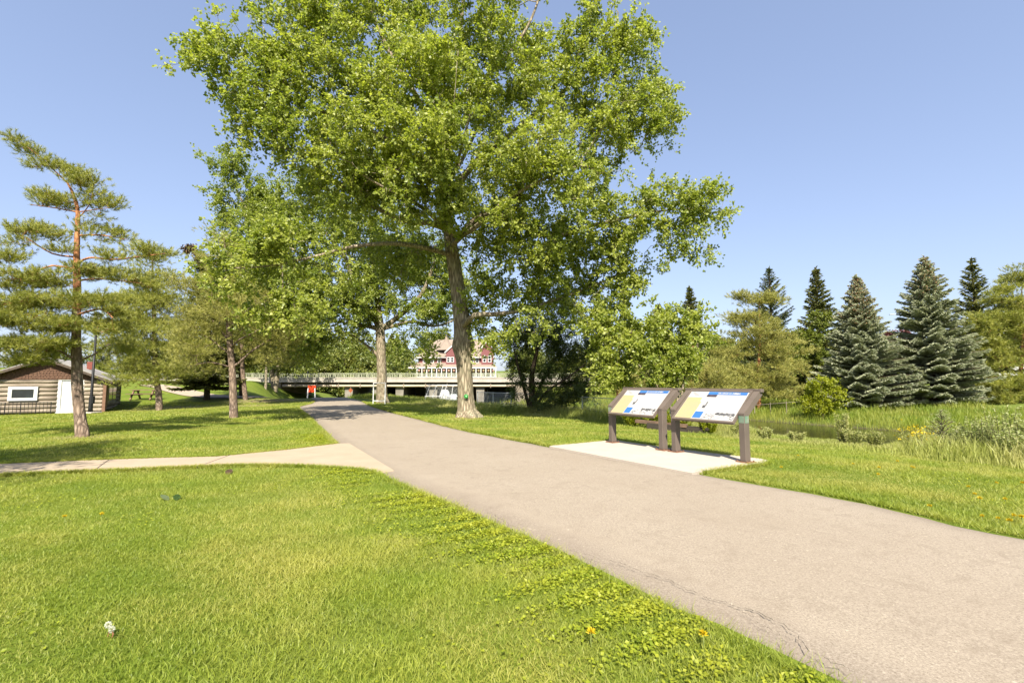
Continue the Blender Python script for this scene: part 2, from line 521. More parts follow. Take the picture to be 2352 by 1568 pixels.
# ---------------------------------------------------------------- pine grown through blobs
def pine(name, label, cat, group, base, trunk_pts, trunk_r, limbs, blobs, m, wm, tuft=.11, nn=14, w=.009, per=5, spread=.28, cone=.8, nbig=12, upb=.5, minr=0.0, tipr=.005):
    r = thing(name, base, label, cat, group)
    sk = Skel(); sk.line([base-[0, 0, .25]]+trunk_pts, trunk_r, step=.25)
    for pts, rr in limbs: sk.line(pts, rr, step=.25)
    A = blob_pts(blobs)
    tips = sk.grow(A, step=.25, sag=-.04, up=.1)
    T, Dd = tip_dirs(sk, tips)
    Dd = unit(Dd+np.array([0, 0, upb*.5]))
    m_ = len(T)
    off = rng.normal(size=(m_, per, 3))*np.array([spread, spread, spread*.33])
    P = (T[:, None]+off).reshape(-1, 3); D = (np.repeat(Dd, per, 0)+off.reshape(-1, 3)/spread*.5+[0, 0, upb])
    P0 = np.repeat(T, per, 0)
    V, F, ti = tufts(P, D, tuft, nn, w, cone)
    rad = sk.radii(tip=tipr)
    s = unit(np.cross(P-P0, [0, 0, 1.]))*.003
    TV = np.stack([P0-s, P0+s, P], 1).reshape(-1, 3); TF = np.arange(3*len(P)).reshape(-1, 3)
    wood_mesh('trunk', sk, rad, wm, r, base, (TV, TF), nbig, minr=minr)
    link('crown', mesh_from('crown', V-base, F, m, ti), r)
    return r
# ---------------------------------------------------------------- light and sky
SUN_EL, SUN_AZ = R(47), R(-2)      # the sun stands behind the camera
w = bpy.data.worlds.new('World'); sc.world = w; w.use_nodes = True
nt = w.node_tree; bg = nt.nodes['Background']
sky = nt.nodes.new('ShaderNodeTexSky'); sky.sky_type = 'NISHITA'; sky.sun_disc = False
sky.sun_elevation = SUN_EL; sky.sun_rotation = math.pi+SUN_AZ
sky.air_density = 1.0; sky.dust_density = 2.6; sky.ozone_density = .8; sky.altitude = 650
gm = nt.nodes.new('ShaderNodeGamma'); gm.inputs[1].default_value = .57; nt.links.new(sky.outputs[0], gm.inputs[0])
tn = nt.nodes.new('ShaderNodeVectorMath'); tn.operation = 'MULTIPLY'; tn.inputs[1].default_value = (1.12, 1.175, 1.39); nt.links.new(gm.outputs[0], tn.inputs[0]); nt.links.new(tn.outputs[0], bg.inputs[0]); bg.inputs[1].default_value = .115
sl = bpy.data.lights.new('sun', 'SUN'); so = bpy.data.objects.new('sun', sl); C.objects.link(so)
sl.energy = 4.6; sl.angle = R(.5); sl.color = (1, .93, .8)
ld = Vector((math.sin(SUN_AZ)*math.cos(SUN_EL), math.cos(SUN_AZ)*math.cos(SUN_EL), -math.sin(SUN_EL)))
so.rotation_euler = ld.to_track_quat('-Z', 'Y').to_euler(); so.location = (0, -20, 30)
sc.view_settings.view_transform = 'Standard'; sc.view_settings.look = 'None'; sc.view_settings.gamma = 1
sc.view_settings.exposure = 1.45
cy = sc.cycles
cy.max_bounces = 6; cy.diffuse_bounces = 4; cy.glossy_bounces = 2; cy.transmission_bounces = 4; cy.transparent_max_bounces = 6
cy.use_denoising = True; cy.caustics_reflective = False; cy.caustics_refractive = False
cy.sample_clamp_indirect = 6

# ---------------------------------------------------------------- outline polygons on the ground
def G(*pts): return [gnd(x, y)[:2] for x, y in pts]
path_L = [np.array([4.6, -3.2]), np.array([3.0, -.6])]+G((1900, 1568), (1640, 1440), (1400, 1330), (1230, 1246), (1090, 1185), (960, 1130), (860, 1085), (800, 1045), (770, 1020), (740, 990), (705, 955))
path_L += [np.array([-11.6, 26.2]), np.array([-12.9, 31.0]), np.array([-14.8, 36])]
path_R = [np.array([9.0, -3.2]), np.array([6.9, .3])]+G((2352, 1235), (2130, 1186), (1900, 1138), (1620, 1090), (1440, 1058), (1270, 1027), (1150, 1005), (1050, 985), (960, 962), (900, 947))
path_R += [np.array([-7.7, 26.5]), np.array([-9.6, 31.5]), np.array([-11.2, 35.5])]
# beyond the crest the path follows the trench under the bridge
for i in range(1, len(TR)):
    d = TR[i]-TR[i-1]; d = d/np.hypot(*d); nn = np.array([d[1], -d[0]])
    path_L.append(TR[i]-nn*1.7); path_R.append(TR[i]+nn*1.7)
def resample(pl, n):
    pl = np.array(pl); Q = np.vstack([2*pl[0]-pl[1], pl, 2*pl[-1]-pl[-2]])
    out = []
    for i in range(len(pl)-1):
        a, b, c, d = Q[i:i+4]
        for t in np.linspace(0, 1, 12, endpoint=False):
            out.append(.5*((2*b)+(-a+c)*t+(2*a-5*b+4*c-d)*t*t+(-a+3*b-3*c+d)*t**3))
    out.append(pl[-1]); out = np.array(out)
    s = np.concatenate([[0], np.cumsum(np.hypot(*np.diff(out, axis=0).T))]); u = np.linspace(0, s[-1], n)
    return np.stack([np.interp(u, s, out[:, 0]), np.interp(u, s, out[:, 1])], 1)
PL, PR = resample(path_L, 420), resample(path_R, 420)
for a in (PL, PR):
    s = np.arange(len(a))
    a += (np.sin(s*.9)*.012+np.sin(s*2.3+1)*.012+rng.normal(size=len(a))*.008)[:, None]*np.array([.851, .525])
def in_poly(x, y, P):
    ins = np.zeros(x.shape, bool); n = len(P); j = n-1
    for i in range(n):
        xi, yi = P[i]; xj, yj = P[j]
        c = ((yi > y) != (yj > y)) & (x < (xj-xi)*(y-yi)/(yj-yi+1e-12)+xi); ins ^= c; j = i
    return ins
PATHPOLY = np.vstack([PL[::3], PR[::-3]])
walk_top = G((-260, 1086), (0, 1069.5), (200, 1061), (380, 1055), (500, 1052), (560, 1046), (660, 1036), (772, 1022))
walk_bot = G((862, 1086), (800, 1079), (700, 1073), (600, 1071), (500, 1073), (300, 1082), (150, 1088), (0, 1094), (-300, 1112))
WALK = np.array(walk_top+[w_+np.array([.25, .05]) for w_ in (walk_top[-1], walk_bot[0])]+walk_bot)
PAD = np.array(G((1272, 1028), (1412, 1014.5))+G((1531, 1033), (1660, 1049), (1752, 1060), (1764, 1064), (1752, 1069))+G((1660, 1081), (1603, 1090)))
padin = G((1590, 1094), (1262, 1030))
PADF = np.vstack([PAD, padin])

# ---------------------------------------------------------------- ground sheet
def axis_vals(fine0, fine1, step, far, g=1.13):
    a = list(np.arange(fine0, fine1+1e-6, step)); s = step
    while a[-1] < far: s *= g; a.append(a[-1]+s)
    s = step
    while a[0] > -far: s *= g; a.insert(0, a[0]-s)
    return np.array(a)
gx = axis_vals(-42, 48, .5, 900); gy = axis_vals(-4, 90, .5, 900)
X, Yg = np.meshgrid(gx, gy); Z = H(X, Yg)
nx, ny = len(gx), len(gy)
i = np.arange(ny-1)[:, None]*nx; j = np.arange(nx-1)[None]
F = np.stack([i+j, i+j+1, i+nx+j+1, i+nx+j], -1).reshape(-1, 4)
q = .851*X+.525*Yg; p = -.525*X+.851*Yg
def spot(x, y, cx, cy, rx, ry): return np.exp(-(((x-cx)/rx)**2+((y-cy)/ry)**2))
DRY = [(*gnd(420, 935)[:2], 3.2, 1.6), (*gnd(620, 921)[:2], 3.4, 2.2), (*gnd(190, 1003)[:2], .7, .5), (*gnd(560, 932)[:2], 2.2, 1.3), (*gnd(350, 941)[:2], 2, .9), (*gnd(610, 1150)[:2], .22, .12), (*gnd(730, 1196)[:2], .15, .1), (*gnd(955, 1335)[:2], .14, .09), (*gnd(790, 1480)[:2], .12, .08), (*gnd(1075, 962)[:2], .7, .45)]
def dryness(x, y):
    d = np.zeros(np.shape(x))
    for s in DRY: d = np.maximum(d, spot(x, y, *s))
    return d
me = mesh_from('ground', np.stack([X, Yg, Z], -1).reshape(-1, 3), F, [], smooth=True)
a = me.attributes.new('dry', 'FLOAT', 'POINT'); a.data.foreach_set('value', dryness(X, Yg).ravel().astype(np.float32))
mud = sstep(-1.75, -2.05, Z)*sstep(20, 26, q); mud = np.maximum(mud, ((Yg > 75) & (Yg < 88) & (q > 16) & (Z < -.8))*.8)
a = me.attributes.new('mud', 'FLOAT', 'POINT'); a.data.foreach_set('value', mud.ravel().astype(np.float32))
wild = sstep(11.5, 13, q)
a = me.attributes.new('wild', 'FLOAT', 'POINT'); a.data.foreach_set('value', wild.ravel().astype(np.float32))
m, nt, out = node_mat('turf')
b = N(nt, 'BsdfPrincipled'); nt.links.new(b.outputs[0], out.inputs[0]); b.inputs['Roughness'].default_value = .95; b.inputs['Specular IOR Level'].default_value = .1
big = noise_tex(nt, .55, 5, .6); fine = noise_tex(nt, 38, 5, .75)
c = ramp(nt, big, [(.3, (.10, .15, .014)), (.5, (.15, .195, .022)), (.7, (.22, .24, .04))])
c = mixc(nt, ramp(nt, fine, [(.35, (0, 0, 0)), (.62, (.75, .75, .75))]), c, (.055, .08, .008))
def attr(nt, n): a_ = N(nt, 'Attribute'); a_.attribute_name = n; return a_.outputs['Fac']
med = noise_tex(nt, 3.5, 5, .7)
mm = N(nt, 'Math'); mm.operation = 'MULTIPLY'; nt.links.new(attr(nt, 'dry'), mm.inputs[0]); nt.links.new(ramp(nt, med, [(.3, (.2, .2, .2)), (.6, (1, 1, 1))]), mm.inputs[1])
c = mixc(nt, mm.outputs[0], c, (.26, .2, .115))
wc = ramp(nt, med, [(.3, (.08, .12, .02)), (.7, (.15, .18, .04))])
c = mixc(nt, attr(nt, 'wild'), c, wc)
c = mixc(nt, attr(nt, 'mud'), c, (.07, .055, .035))
nt.links.new(c, b.inputs['Base Color'])
bp = N(nt, 'Bump'); bp.inputs['Strength'].default_value = .6; bp.inputs['Distance'].default_value = .03
nt.links.new(fine, bp.inputs['Height']); nt.links.new(bp.outputs[0], b.inputs['Normal'])
me.materials.append(m)
tag(link('ground', me), kind='structure')

# ---------------------------------------------------------------- asphalt path
nlat = 13; V = []; rows = len(PL); E = []
for k in range(nlat):
    t = k/(nlat-1); P = PL*(1-t)+PR*t
    e = min(t, 1-t)
    V.append(np.stack([P[:, 0], P[:, 1], H(P[:, 0], P[:, 1])+.012+(.02 if k not in (0, nlat-1) else -.02)+.012*math.sin(math.pi*t)+.02*(sstep(20, 60, P[:, 1]))], 1)); E.append(np.full(rows, e))
V = np.stack(V, 1).reshape(-1, 3); E = np.stack(E, 1).ravel()
i = np.arange(rows-1)[:, None]*nlat; j = np.arange(nlat-1)[None]
F = np.stack([i+j, i+j+1, i+nlat+j+1, i+nlat+j], -1).reshape(-1, 4)
m, nt, out = node_mat('asphalt')
b = N(nt, 'BsdfPrincipled'); nt.links.new(b.outputs[0], out.inputs[0]); b.inputs['Roughness'].default_value = .9; b.inputs['Specular IOR Level'].default_value = .25
f1 = noise_tex(nt, 85, 6, .85); f2 = noise_tex(nt, .7, 5, .6); f3 = noise_tex(nt, 60, 4, .7)
c = ramp(nt, f1, [(.32, (.095, .074, .056)), (.45, (.225, .187, .142)), (.55, (.29, .245, .19)), (.72, (.47, .41, .33))])
c = mixc(nt, ramp(nt, f2, [(.35, (0, 0, 0)), (.7, (.5, .5, .5))]), c, mixc(nt, .8, c, (.21, .168, .125)))
c = mixc(nt, ramp(nt, noise_tex(nt, 4.5, 6, .7, dist=.6), [(.52, (0, 0, 0)), (.66, (.45, .45, .45))]), c, mixc(nt, .8, c, (.17, .135, .10)))
c = mixc(nt, ramp(nt, noise_tex(nt, 26, 2, .5), [(.70, (0, 0, 0)), (.76, (.8, .8, .8))]), c, (.42, .36, .28))
c = mixc(nt, ramp(nt, attr(nt, 'edge'), [(0, (.8, .8, .8)), (.03, (.45, .45, .45)), (.11, (0, 0, 0))]), c, mixc(nt, .7, c, (.09, .07, .06)))
nt.links.new(c, b.inputs['Base Color'])
bp = N(nt, 'Bump'); bp.inputs['Strength'].default_value = .5; bp.inputs['Distance'].default_value = .006
nt.links.new(f1, bp.inputs['Height']); nt.links.new(bp.outputs[0], b.inputs['Normal'])
me = mesh_from('path', V, F, m, smooth=True); a = me.attributes.new('edge', 'FLOAT', 'POINT'); a.data.foreach_set('value', E.astype(np.float32))
pth = tag(link('path', me), kind='structure')
# the hairline crack along the near left edge of the asphalt
ck = MB(); dark = surf('crack_dark', (.06, .048, .038), (.03, .025, .02), 30, .95)
def crack(pts, wd, seed):
    r_ = random.Random(seed); P = resample([np.array(q_) for q_ in pts], 70); off = 0
    prev = None; V = []; 
    for k, p_ in enumerate(P):
        off = off*.8+r_.uniform(-.012, .012); w_ = wd*r_.uniform(.0, .8)
        x, y = p_[0]+off, p_[1]+off*.5; z = float(H(x, y))+.012+.02+.012+.003
        V += [(x-w_, y-w_*.6, z), (x+w_, y+w_*.6, z)]
    ck.add(V, [(2*k, 2*k+1, 2*k+3, 2*k+2) for k in range(len(P)-1)])
crack(G((1310, 1278), (1400, 1302), (1480, 1330), (1560, 1362), (1650, 1400)), .0032, 1)
crack(G((1620, 1390), (1730, 1424), (1800, 1462), (1850, 1500), (1960, 1568)), .004, 2)
crack(G((1120, 1186), (1160, 1212), (1210, 1232)), .003, 3)
crack(G((1700, 1418), (1740, 1450), (1830, 1490)), .0025, 4)
o = ck.build('crack', dark, pth)

# ---------------------------------------------------------------- concrete walk and sign pad
def conc(name, c1, c2):
    m, nt, out = node_mat(name)
    b = N(nt, 'BsdfPrincipled'); nt.links.new(b.outputs[0], out.inputs[0]); b.inputs['Roughness'].default_value = .85; b.inputs['Specular IOR Level'].default_value = .25
    c = ramp(nt, noise_tex(nt, 2.2, 6, .65), [(.3, c2), (.7, c1)])
    c = mixc(nt, ramp(nt, noise_tex(nt, 120, 3, .7), [(.3, (.5, .5, .5)), (.6, (0, 0, 0))]), c, mixc(nt, .35, c, (.2, .15, .1)))
    nt.links.new(c, b.inputs['Base Color'])
    bp = N(nt, 'Bump'); bp.inputs['Strength'].default_value = .4; bp.inputs['Distance'].default_value = .003
    nt.links.new(noise_tex(nt, 150, 3), bp.inputs['Height']); nt.links.new(bp.outputs[0], b.inputs['Normal'])
    return m
M_walk = conc('old_concrete', (.36, .29, .21), (.31, .245, .175)); M_pad = conc('new_concrete', (.42, .37, .31), (.37, .325, .27))
import bmesh
def slab(name, poly, top, m, parent=None, sub=0, bev=.01):
    bm = bmesh.new(); vs = [bm.verts.new((p_[0], p_[1], float(H(p_[0], p_[1]))+top)) for p_ in poly]
    f = bm.faces.new(vs); bmesh.ops.recalc_face_normals(bm, faces=[f])
    if f.normal.z < 0: f.normal_flip()
    e = bmesh.ops.extrude_face_region(bm, geom=[f]); nv = [g for g in e['geom'] if isinstance(g, bmesh.types.BMVert)]
    for v in nv: pass
    low = vs
    for v in low: v.co.z -= .12
    bmesh.ops.triangulate(bm, faces=[f_ for f_ in bm.faces if len(f_.verts) > 4])
    bmesh.ops.recalc_face_normals(bm, faces=bm.faces)
    me = bpy.data.meshes.new(name); bm.to_mesh(me); bm.free(); me.materials.append(m)
    return link(name, me, parent)
wk = tag(slab('walkway', WALK, .035, M_walk), kind='structure')
jm = MB()
for a_, b_ in ((((534, 1047)), ((452, 1077))), ((250, 1060), (215, 1086))):
    A_, B_ = gnd(*a_), gnd(*b_); jm.bar(A_+[0, 0, .031], B_+[0, 0, .031], .012, .012)
jm.build('joint', dark, wk)
pd = tag(slab('sign_pad', PADF, .05, M_pad), 'pale concrete pad under the two information boards', 'concrete pad')

# ---------------------------------------------------------------- river
m, nt, out = node_mat('river_water')
b = N(nt, 'BsdfPrincipled'); nt.links.new(b.outputs[0], out.inputs[0])
b.inputs['Base Color'].default_value = (.03, .03, .012, 1); b.inputs['Roughness'].default_value = .12; b.inputs['Specular IOR Level'].default_value = .35; b.inputs['IOR'].default_value = 1.33
bp = N(nt, 'Bump'); bp.inputs['Strength'].default_value = .12; bp.inputs['Distance'].default_value = .05
nt.links.new(noise_tex(nt, 2.5, 3), bp.inputs['Height']); nt.links.new(bp.outputs[0], b.inputs['Normal'])
wt = MB(); V = []
for p_ in np.arange(-60, 160, 4.): 
    for qq in (24., 44.): V.append((qq*.851-.525*p_, qq*.525+.851*p_, -2.0))
wt.add(V, [(2*k, 2*k+1, 2*k+3, 2*k+2) for k in range(len(V)//2-1)])
tag(wt.build('river', m), kind='structure')
# ---------------------------------------------------------------- back path behind the picnic table
bpth = [gnd(345, 884)[:2], gnd(385, 891)[:2], gnd(425, 901)[:2], gnd(470, 909)[:2], gnd(540, 912.5)[:2], gnd(610, 913)[:2]]
P = resample(bpth, 60); T = np.gradient(P, axis=0); T /= np.hypot(T[:, 0], T[:, 1])[:, None]; nn = np.stack([-T[:, 1], T[:, 0]], 1)
V = np.stack([np.stack([(P+nn*s_)[:, 0], (P+nn*s_)[:, 1], H((P+nn*s_)[:, 0], (P+nn*s_)[:, 1])+.05], 1) for s_ in (-1.1, -.4, .4, 1.1)], 1).reshape(-1, 3)
i = np.arange(59)[:, None]*4; j = np.arange(3)[None]
tag(link('back_path', mesh_from('back_path', V, np.stack([i+j, i+j+1, i+4+j+1, i+4+j], -1).reshape(-1, 4), M_walk, smooth=True)), kind='structure')
# gravel road that leads on to the bridge, left of it
rd = MB(); V = []
for x in np.arange(-150, -33, 3.):
    for y in (76.5, 86.5): V.append((x, y, max(1.95, float(H(x, y))+.06)))
rd.add(V, [(2*k, 2*k+2, 2*k+3, 2*k+1) for k in range(len(V)//2-1)])
# ================================================================ built things
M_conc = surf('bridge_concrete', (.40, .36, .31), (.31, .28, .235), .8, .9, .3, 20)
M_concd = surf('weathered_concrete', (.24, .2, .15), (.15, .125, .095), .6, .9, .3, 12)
M_white = surf('white_paint', (.55, .55, .54), (.46, .46, .45), 6, .6)
M_rail = surf('rail_paint', (.30, .31, .21), (.24, .25, .17), 3, .6)
M_black = surf('black_metal', (.012, .012, .013), (.008, .008, .008), 10, .5)
M_road = surf('road_gravel', (.45, .4, .34), (.38, .33, .28), 3, .95)
M_glass = surf('dark_glass', (.03, .035, .04), (.02, .02, .025), 2, .12, spec=.6)
tag(rd.build('road', M_road), kind='structure')

# ---------------------------------------------------------------- bridge
br = thing('bridge', (-16, 75, 1.9), 'long pale concrete road bridge across the river with a cream railing', 'bridge')
bx0, bx1 = -74, 16
BO = np.array([16, -75, -1.9.real])
def BB(): 
    m_ = MB(); m_.T = np.eye(4); m_.T[:3, 3] = BO; return m_
d = BB(); d.box((bx0, 75, 1.25), (bx1, 75.35, 1.95)); d.box((bx0, 86.65, 1.25), (bx1, 87, 1.95))
d.box((bx0, 75.35, 1.35), (bx1, 86.65, 1.85)); d.box((bx0, 74.93, 1.88), (bx1, 75.0, 2.02)); d.box((bx0, 74.96, 1.27), (bx1, 75.0, 1.35))
d.build('deck', M_conc, br)
g = BB()
g.box((-36.2, 76.0, .55), (bx1, 76.5, 1.348)); g.box((-36.2, 79.2, .55), (bx1, 79.7, 1.348)); g.box((-36.2, 82.4, .55), (bx1, 82.9, 1.348)); g.box((-36.2, 85.5, .55), (bx1, 86, 1.348))
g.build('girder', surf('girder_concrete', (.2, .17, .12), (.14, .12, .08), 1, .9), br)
pp = BB(); pp.tube([(x, 75.5, .72) for x in np.linspace(-36, bx1, 12)], .21, 14); pp.build('service_pipe', surf('pipe_cover', (.55, .46, .34), (.33, .27, .2), .5, .8, lo=.3, hi=.75), br, smooth=True)
for x in np.arange(-34, bx1, 3.4):
    hg = BB(); hg.box((x, 75.4, .9), (x+.1, 75.6, 1.349)); hg.box((x-.02, 75.2, .42), (x+.12, 75.26, 1.249)); hg.box((x-.02, 75.26, .42), (x+.12, 75.8, .5)); hg.build('pipe_hanger', M_concd, br)
for px in (-26.2, -21.6, -18.2, -12.9, -5.5):
    a = BB(); z0 = -3.2
    a.add([(px, 75.6, z0), (px+1.0, 75.6, z0), (px+1.0, 86, z0), (px, 86, z0), (px-.15, 75.85, .548), (px+1.15, 75.85, .548), (px+1.15, 86.2, .548), (px-.15, 86.2, .548)], [(0, 3, 2, 1), (4, 5, 6, 7), (0, 1, 5, 4), (1, 2, 6, 5), (2, 3, 7, 6), (3, 0, 4, 7)])
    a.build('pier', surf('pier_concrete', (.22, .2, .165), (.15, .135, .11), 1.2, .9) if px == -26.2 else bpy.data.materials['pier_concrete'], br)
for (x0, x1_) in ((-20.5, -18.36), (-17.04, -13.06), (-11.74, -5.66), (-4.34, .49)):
    a = BB(); a.box((x0, 85.2, -3.2), (x1_, 85.45, .548)); a.build('added_shade_wall', bpy.data.materials['pier_concrete'], br)  # walls added across the openings so the space under the deck stays dark
for (x0, x1_, e) in ((-38.6, -36.2, 1), (0.5, 3.4, 0)):
    a = BB(); a.add([(x0, 75.2, -4), (x1_, 75.2, -4), (x1_, 86.8, -4), (x0, 86.8, -4), (x0, 75.2, 1.248), (x1_, 75.2, 1.248), (x1_, 86.8, 1.248), (x0, 86.8, 1.248)], [(0, 3, 2, 1), (4, 5, 6, 7), (0, 1, 5, 4), (1, 2, 6, 5), (2, 3, 7, 6), (3, 0, 4, 7)])
    if e: a.add([(x0-5.5, 74.2, -1.5), (x0, 75.2, -3.5), (x0, 75.8, -3.5), (x0-5.5, 74.8, -1.5), (x0-5.5, 74.2, 1.1), (x0, 75.2, .99), (x0, 75.8, .99), (x0-5.5, 74.8, 1.1)], [(0, 3, 2, 1), (4, 5, 6, 7), (0, 1, 5, 4), (1, 2, 6, 5), (2, 3, 7, 6), (3, 0, 4, 7)])
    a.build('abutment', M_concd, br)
gr = BB(); r_ = random.Random(5)   # faded paint scrawl on the wing wall
for k in range(26):
    x = -43+r_.random()*6.0; y_ = 75.15-(x+38.6)*-.18-.0
    yy = 75.2+(x+38.6)*.1818-.02 if x < -38.6 else 75.19
    z = -.9+r_.random()*1.5; w_ = .25+r_.random()*.5
    gr.bar((x, yy, z), (x+w_, yy+(.1818*w_ if x+w_ < -38.6 else 0), z+r_.uniform(-.4, .4)), .02, .14)
gr.build('painted_scrawl', surf('scrawl_blue', (.2, .3, .3), (.12, .2, .22), 2, .8), br)
rl = BB()
for y in (75.12, 86.85):
    rl.box((bx0, y, 2.62), (bx1, y+.08, 2.70)); rl.box((bx0, y+.01, 2.1), (bx1, y+.07, 2.15))
    for x in np.arange(bx0, bx1, .4): rl.box((x, y+.015, 2.15), (x+.06, y+.065, 2.62))
    for x in np.arange(bx0, bx1, 2.56): rl.box((x+.1, y-.02, 1.95), (x+.22, y+.1, 2.62))
rl.build('railing', M_rail, br)

# ---------------------------------------------------------------- red house behind the bridge
M_red = surf('red_siding', (.19, .072, .072), (.15, .055, .056), 12, .8, stretch=(.2, .2, 6))
M_shing = surf('tan_shingle', (.25, .2, .155), (.19, .15, .12), 5, .9, .4, 20)
HZ = float(H(-18, 150))
ho = thing('red_house', (-18, 150, HZ), 'large red house with tan roofs and a white pillared porch behind the bridge', 'house')
def HB():
    m_ = MB(); m_.T = np.eye(4); m_.T[:3, 3] = [18, -150, -HZ]; return m_
def frustum(mb, x0, x1, y0, y1, z0, X0, X1, Y0, Y1, z1):
    mb.add([(x0, y0, z0), (x1, y0, z0), (x1, y1, z0), (x0, y1, z0), (X0, Y0, z1), (X1, Y0, z1), (X1, Y1, z1), (X0, Y1, z1)], [(0, 3, 2, 1), (4, 5, 6, 7), (0, 1, 5, 4), (1, 2, 6, 5), (2, 3, 7, 6), (3, 0, 4, 7)])
a = HB(); a.box((-29.5, 151.5, 1), (-6.5, 164, 9.1)); a.build('wall', M_red, ho)
a = HB(); a.box((-20.7, 149.9, 6.6), (-14.9, 153, 10.6)); 
a.add([(-20.7, 149.9, 10.6), (-14.9, 149.9, 10.6), (-17.8, 149.9, 13.2), (-20.7, 153, 10.6), (-14.9, 153, 10.6), (-17.8, 153, 13.2)], [(0, 1, 2), (3, 5, 4), (0, 2, 5, 3), (1, 4, 5, 2)])
a.build('gable_front', M_red, ho)
a = HB(); a.box((-9.6, 149.7, 6.6), (-5.9, 154, 11.6)); a.add([(-9.6, 149.7, 11.6), (-5.9, 149.7, 11.6), (-7.75, 149.7, 13.8), (-9.6, 154, 11.6), (-5.9, 154, 11.6), (-7.75, 154, 13.8)], [(0, 1, 2), (3, 5, 4), (0, 2, 5, 3), (1, 4, 5, 2)]); a.build('corner_tower', M_red, ho)
a = HB(); frustum(a, -30.4, -5.6, 150.6, 165, 9.1, -24.5, -9, 157, 158, 15.2); a.build('roof', M_shing, ho)
a = HB(); frustum(a, -32.6, -4.6, 147.2, 152.2, 5.8, -30, -6, 151.4, 152.2, 7.35); a.build('porch_roof', M_shing, ho)
a = HB(); 
n8 = 12; cx, cy_ = -21.2, 154.0; V = [(cx+3.3*math.cos(t), cy_+3.3*math.sin(t), 11.4) for t in np.arange(n8)*2*math.pi/n8]+[(cx+.9*math.cos(t), cy_+.9*math.sin(t), 14.2) for t in np.arange(n8)*2*math.pi/n8]+[(cx, cy_, 16.6)]
a.add(V, [(k, (k+1) % n8, n8+(k+1) % n8, n8+k) for k in range(n8)]+[(n8+k, n8+(k+1) % n8, 2*n8) for k in range(n8)]); a.build('turret_roof', M_shing, ho)
# white barge boards on gables
for gx0, gx1, gz, gp, gy_ in ((-21.1, -14.5, 10.4, 13.5, 149.7), (-10, -5.5, 11.4, 14.1, 149.5)):
    a = HB(); mx = (gx0+gx1)/2; a.bar((gx0, gy_, gz), (mx, gy_, gp), .35); a.bar((gx1, gy_, gz), (mx, gy_, gp), .35); a.build('gable_trim', M_white, ho)
a = HB(); a.box((-32.6, 147.1, 5.45), (-4.6, 147.35, 5.8)); a.box((-30.4, 150.5, 8.85), (-5.6, 150.7, 9.12)); a.build('eave_trim', M_white, ho)
a = HB(); a.bar((-30.2, 150.9, 9.0), (-32.4, 148, 5.9), .4); a.build('hip_trim', M_white, ho)
for x in np.linspace(-32.2, -5, 19):
    a = HB(); a.box((x-.14, 147.2, 1.5), (x+.14, 147.5, 5.45)); a.build('porch_post', M_white, ho)
a = HB(); a.box((-32.4, 147.25, 3.9), (-4.8, 147.35, 4.05)); a.box((-32.4, 147.22, 2.4), (-4.8, 147.4, 3.0))
for x in np.arange(-32.2, -5, .42): a.box((x, 147.27, 3.0), (x+.1, 147.33, 3.9))
a.build('porch_rail', M_white, ho)
a = HB(); a.box((-32, 147.6, .5), (-5.2, 151.4, 2.4)); a.build('porch_floor', M_concd, ho)
M_pl = surf('hanging_flowers', (.5, .2, .22), (.15, .25, .06), 1.5, .8)
for k, x in enumerate(np.linspace(-31.5, -5.7, 18)):
    a = HB(); th = np.arange(8)*math.pi/4
    V = [(x+.42*math.cos(t), 147.0+.42*math.sin(t), 4.85) for t in th]+[(x+.25*math.cos(t), 147.0+.25*math.sin(t), 4.4) for t in th]+[(x, 147.0, 5.1)]
    a.add(V, [(i_, (i_+1) % 8, 8+(i_+1) % 8, 8+i_) for i_ in range(8)]+[(i_, 16, (i_+1) % 8) for i_ in range(8)]); a.bar((x, 147.0, 5.0), (x, 147.0, 5.7), .03)
    a.build('flower_basket', M_pl, ho)
def house_window(x, y, z0, z1, w_, arch=False):
    f = HB(); f.box((x-w_/2-.2, y-.12, z0-.2), (x+w_/2+.2, y, z1+.2))
    if arch:
        t = np.linspace(0, math.pi, 9); V = [(x+(w_/2+.2)*math.cos(u), y-.12, z1+.2+(w_/2+.2)*math.sin(u)) for u in t]+[(x+(w_/2+.2)*math.cos(u), y, z1+.2+(w_/2+.2)*math.sin(u)) for u in t]
        f.add(V, [tuple(range(9))]+[(k, k+1, 10+k, 9+k) for k in range(8)])
    fr = f.build('window', M_white, ho)
    g_ = HB(); mz = (z0+z1)/2; g_.box((x-w_/2, y-.16, z0), (x+w_/2, y-.122, mz-.08)); g_.box((x-w_/2, y-.16, mz+.08), (x+w_/2, y-.122, z1)); g_.build('pane', M_glass, fr)
for x in (-27.6, -25.3, -23.0): house_window(x, 151.5, 7.5, 8.7, .8)
for x in (-19.9, -18.7): house_window(x, 149.9, 7.6, 8.9, .7)
house_window(-16.6, 149.9, 7.6, 9.2, 1.1, True)
for x in (-12.6, -11): house_window(x, 151.5, 7.5, 8.7, .8)
for x in (-8.6, -7): house_window(x, 149.7, 7.6, 9.4, .7)
for x in np.linspace(-28, -8, 8): house_window(x, 151.5, 3.4, 4.9, 1.2)

# ---------------------------------------------------------------- log cabin
CB = np.array([-24, 28.2]); CZ = -.42
cb = thing('log_cabin', (CB[0], CB[1], CZ), 'weathered log cabin with a white door and a brown shingled gable', 'cabin', rz=math.atan2(-.525, -.851)+math.pi)
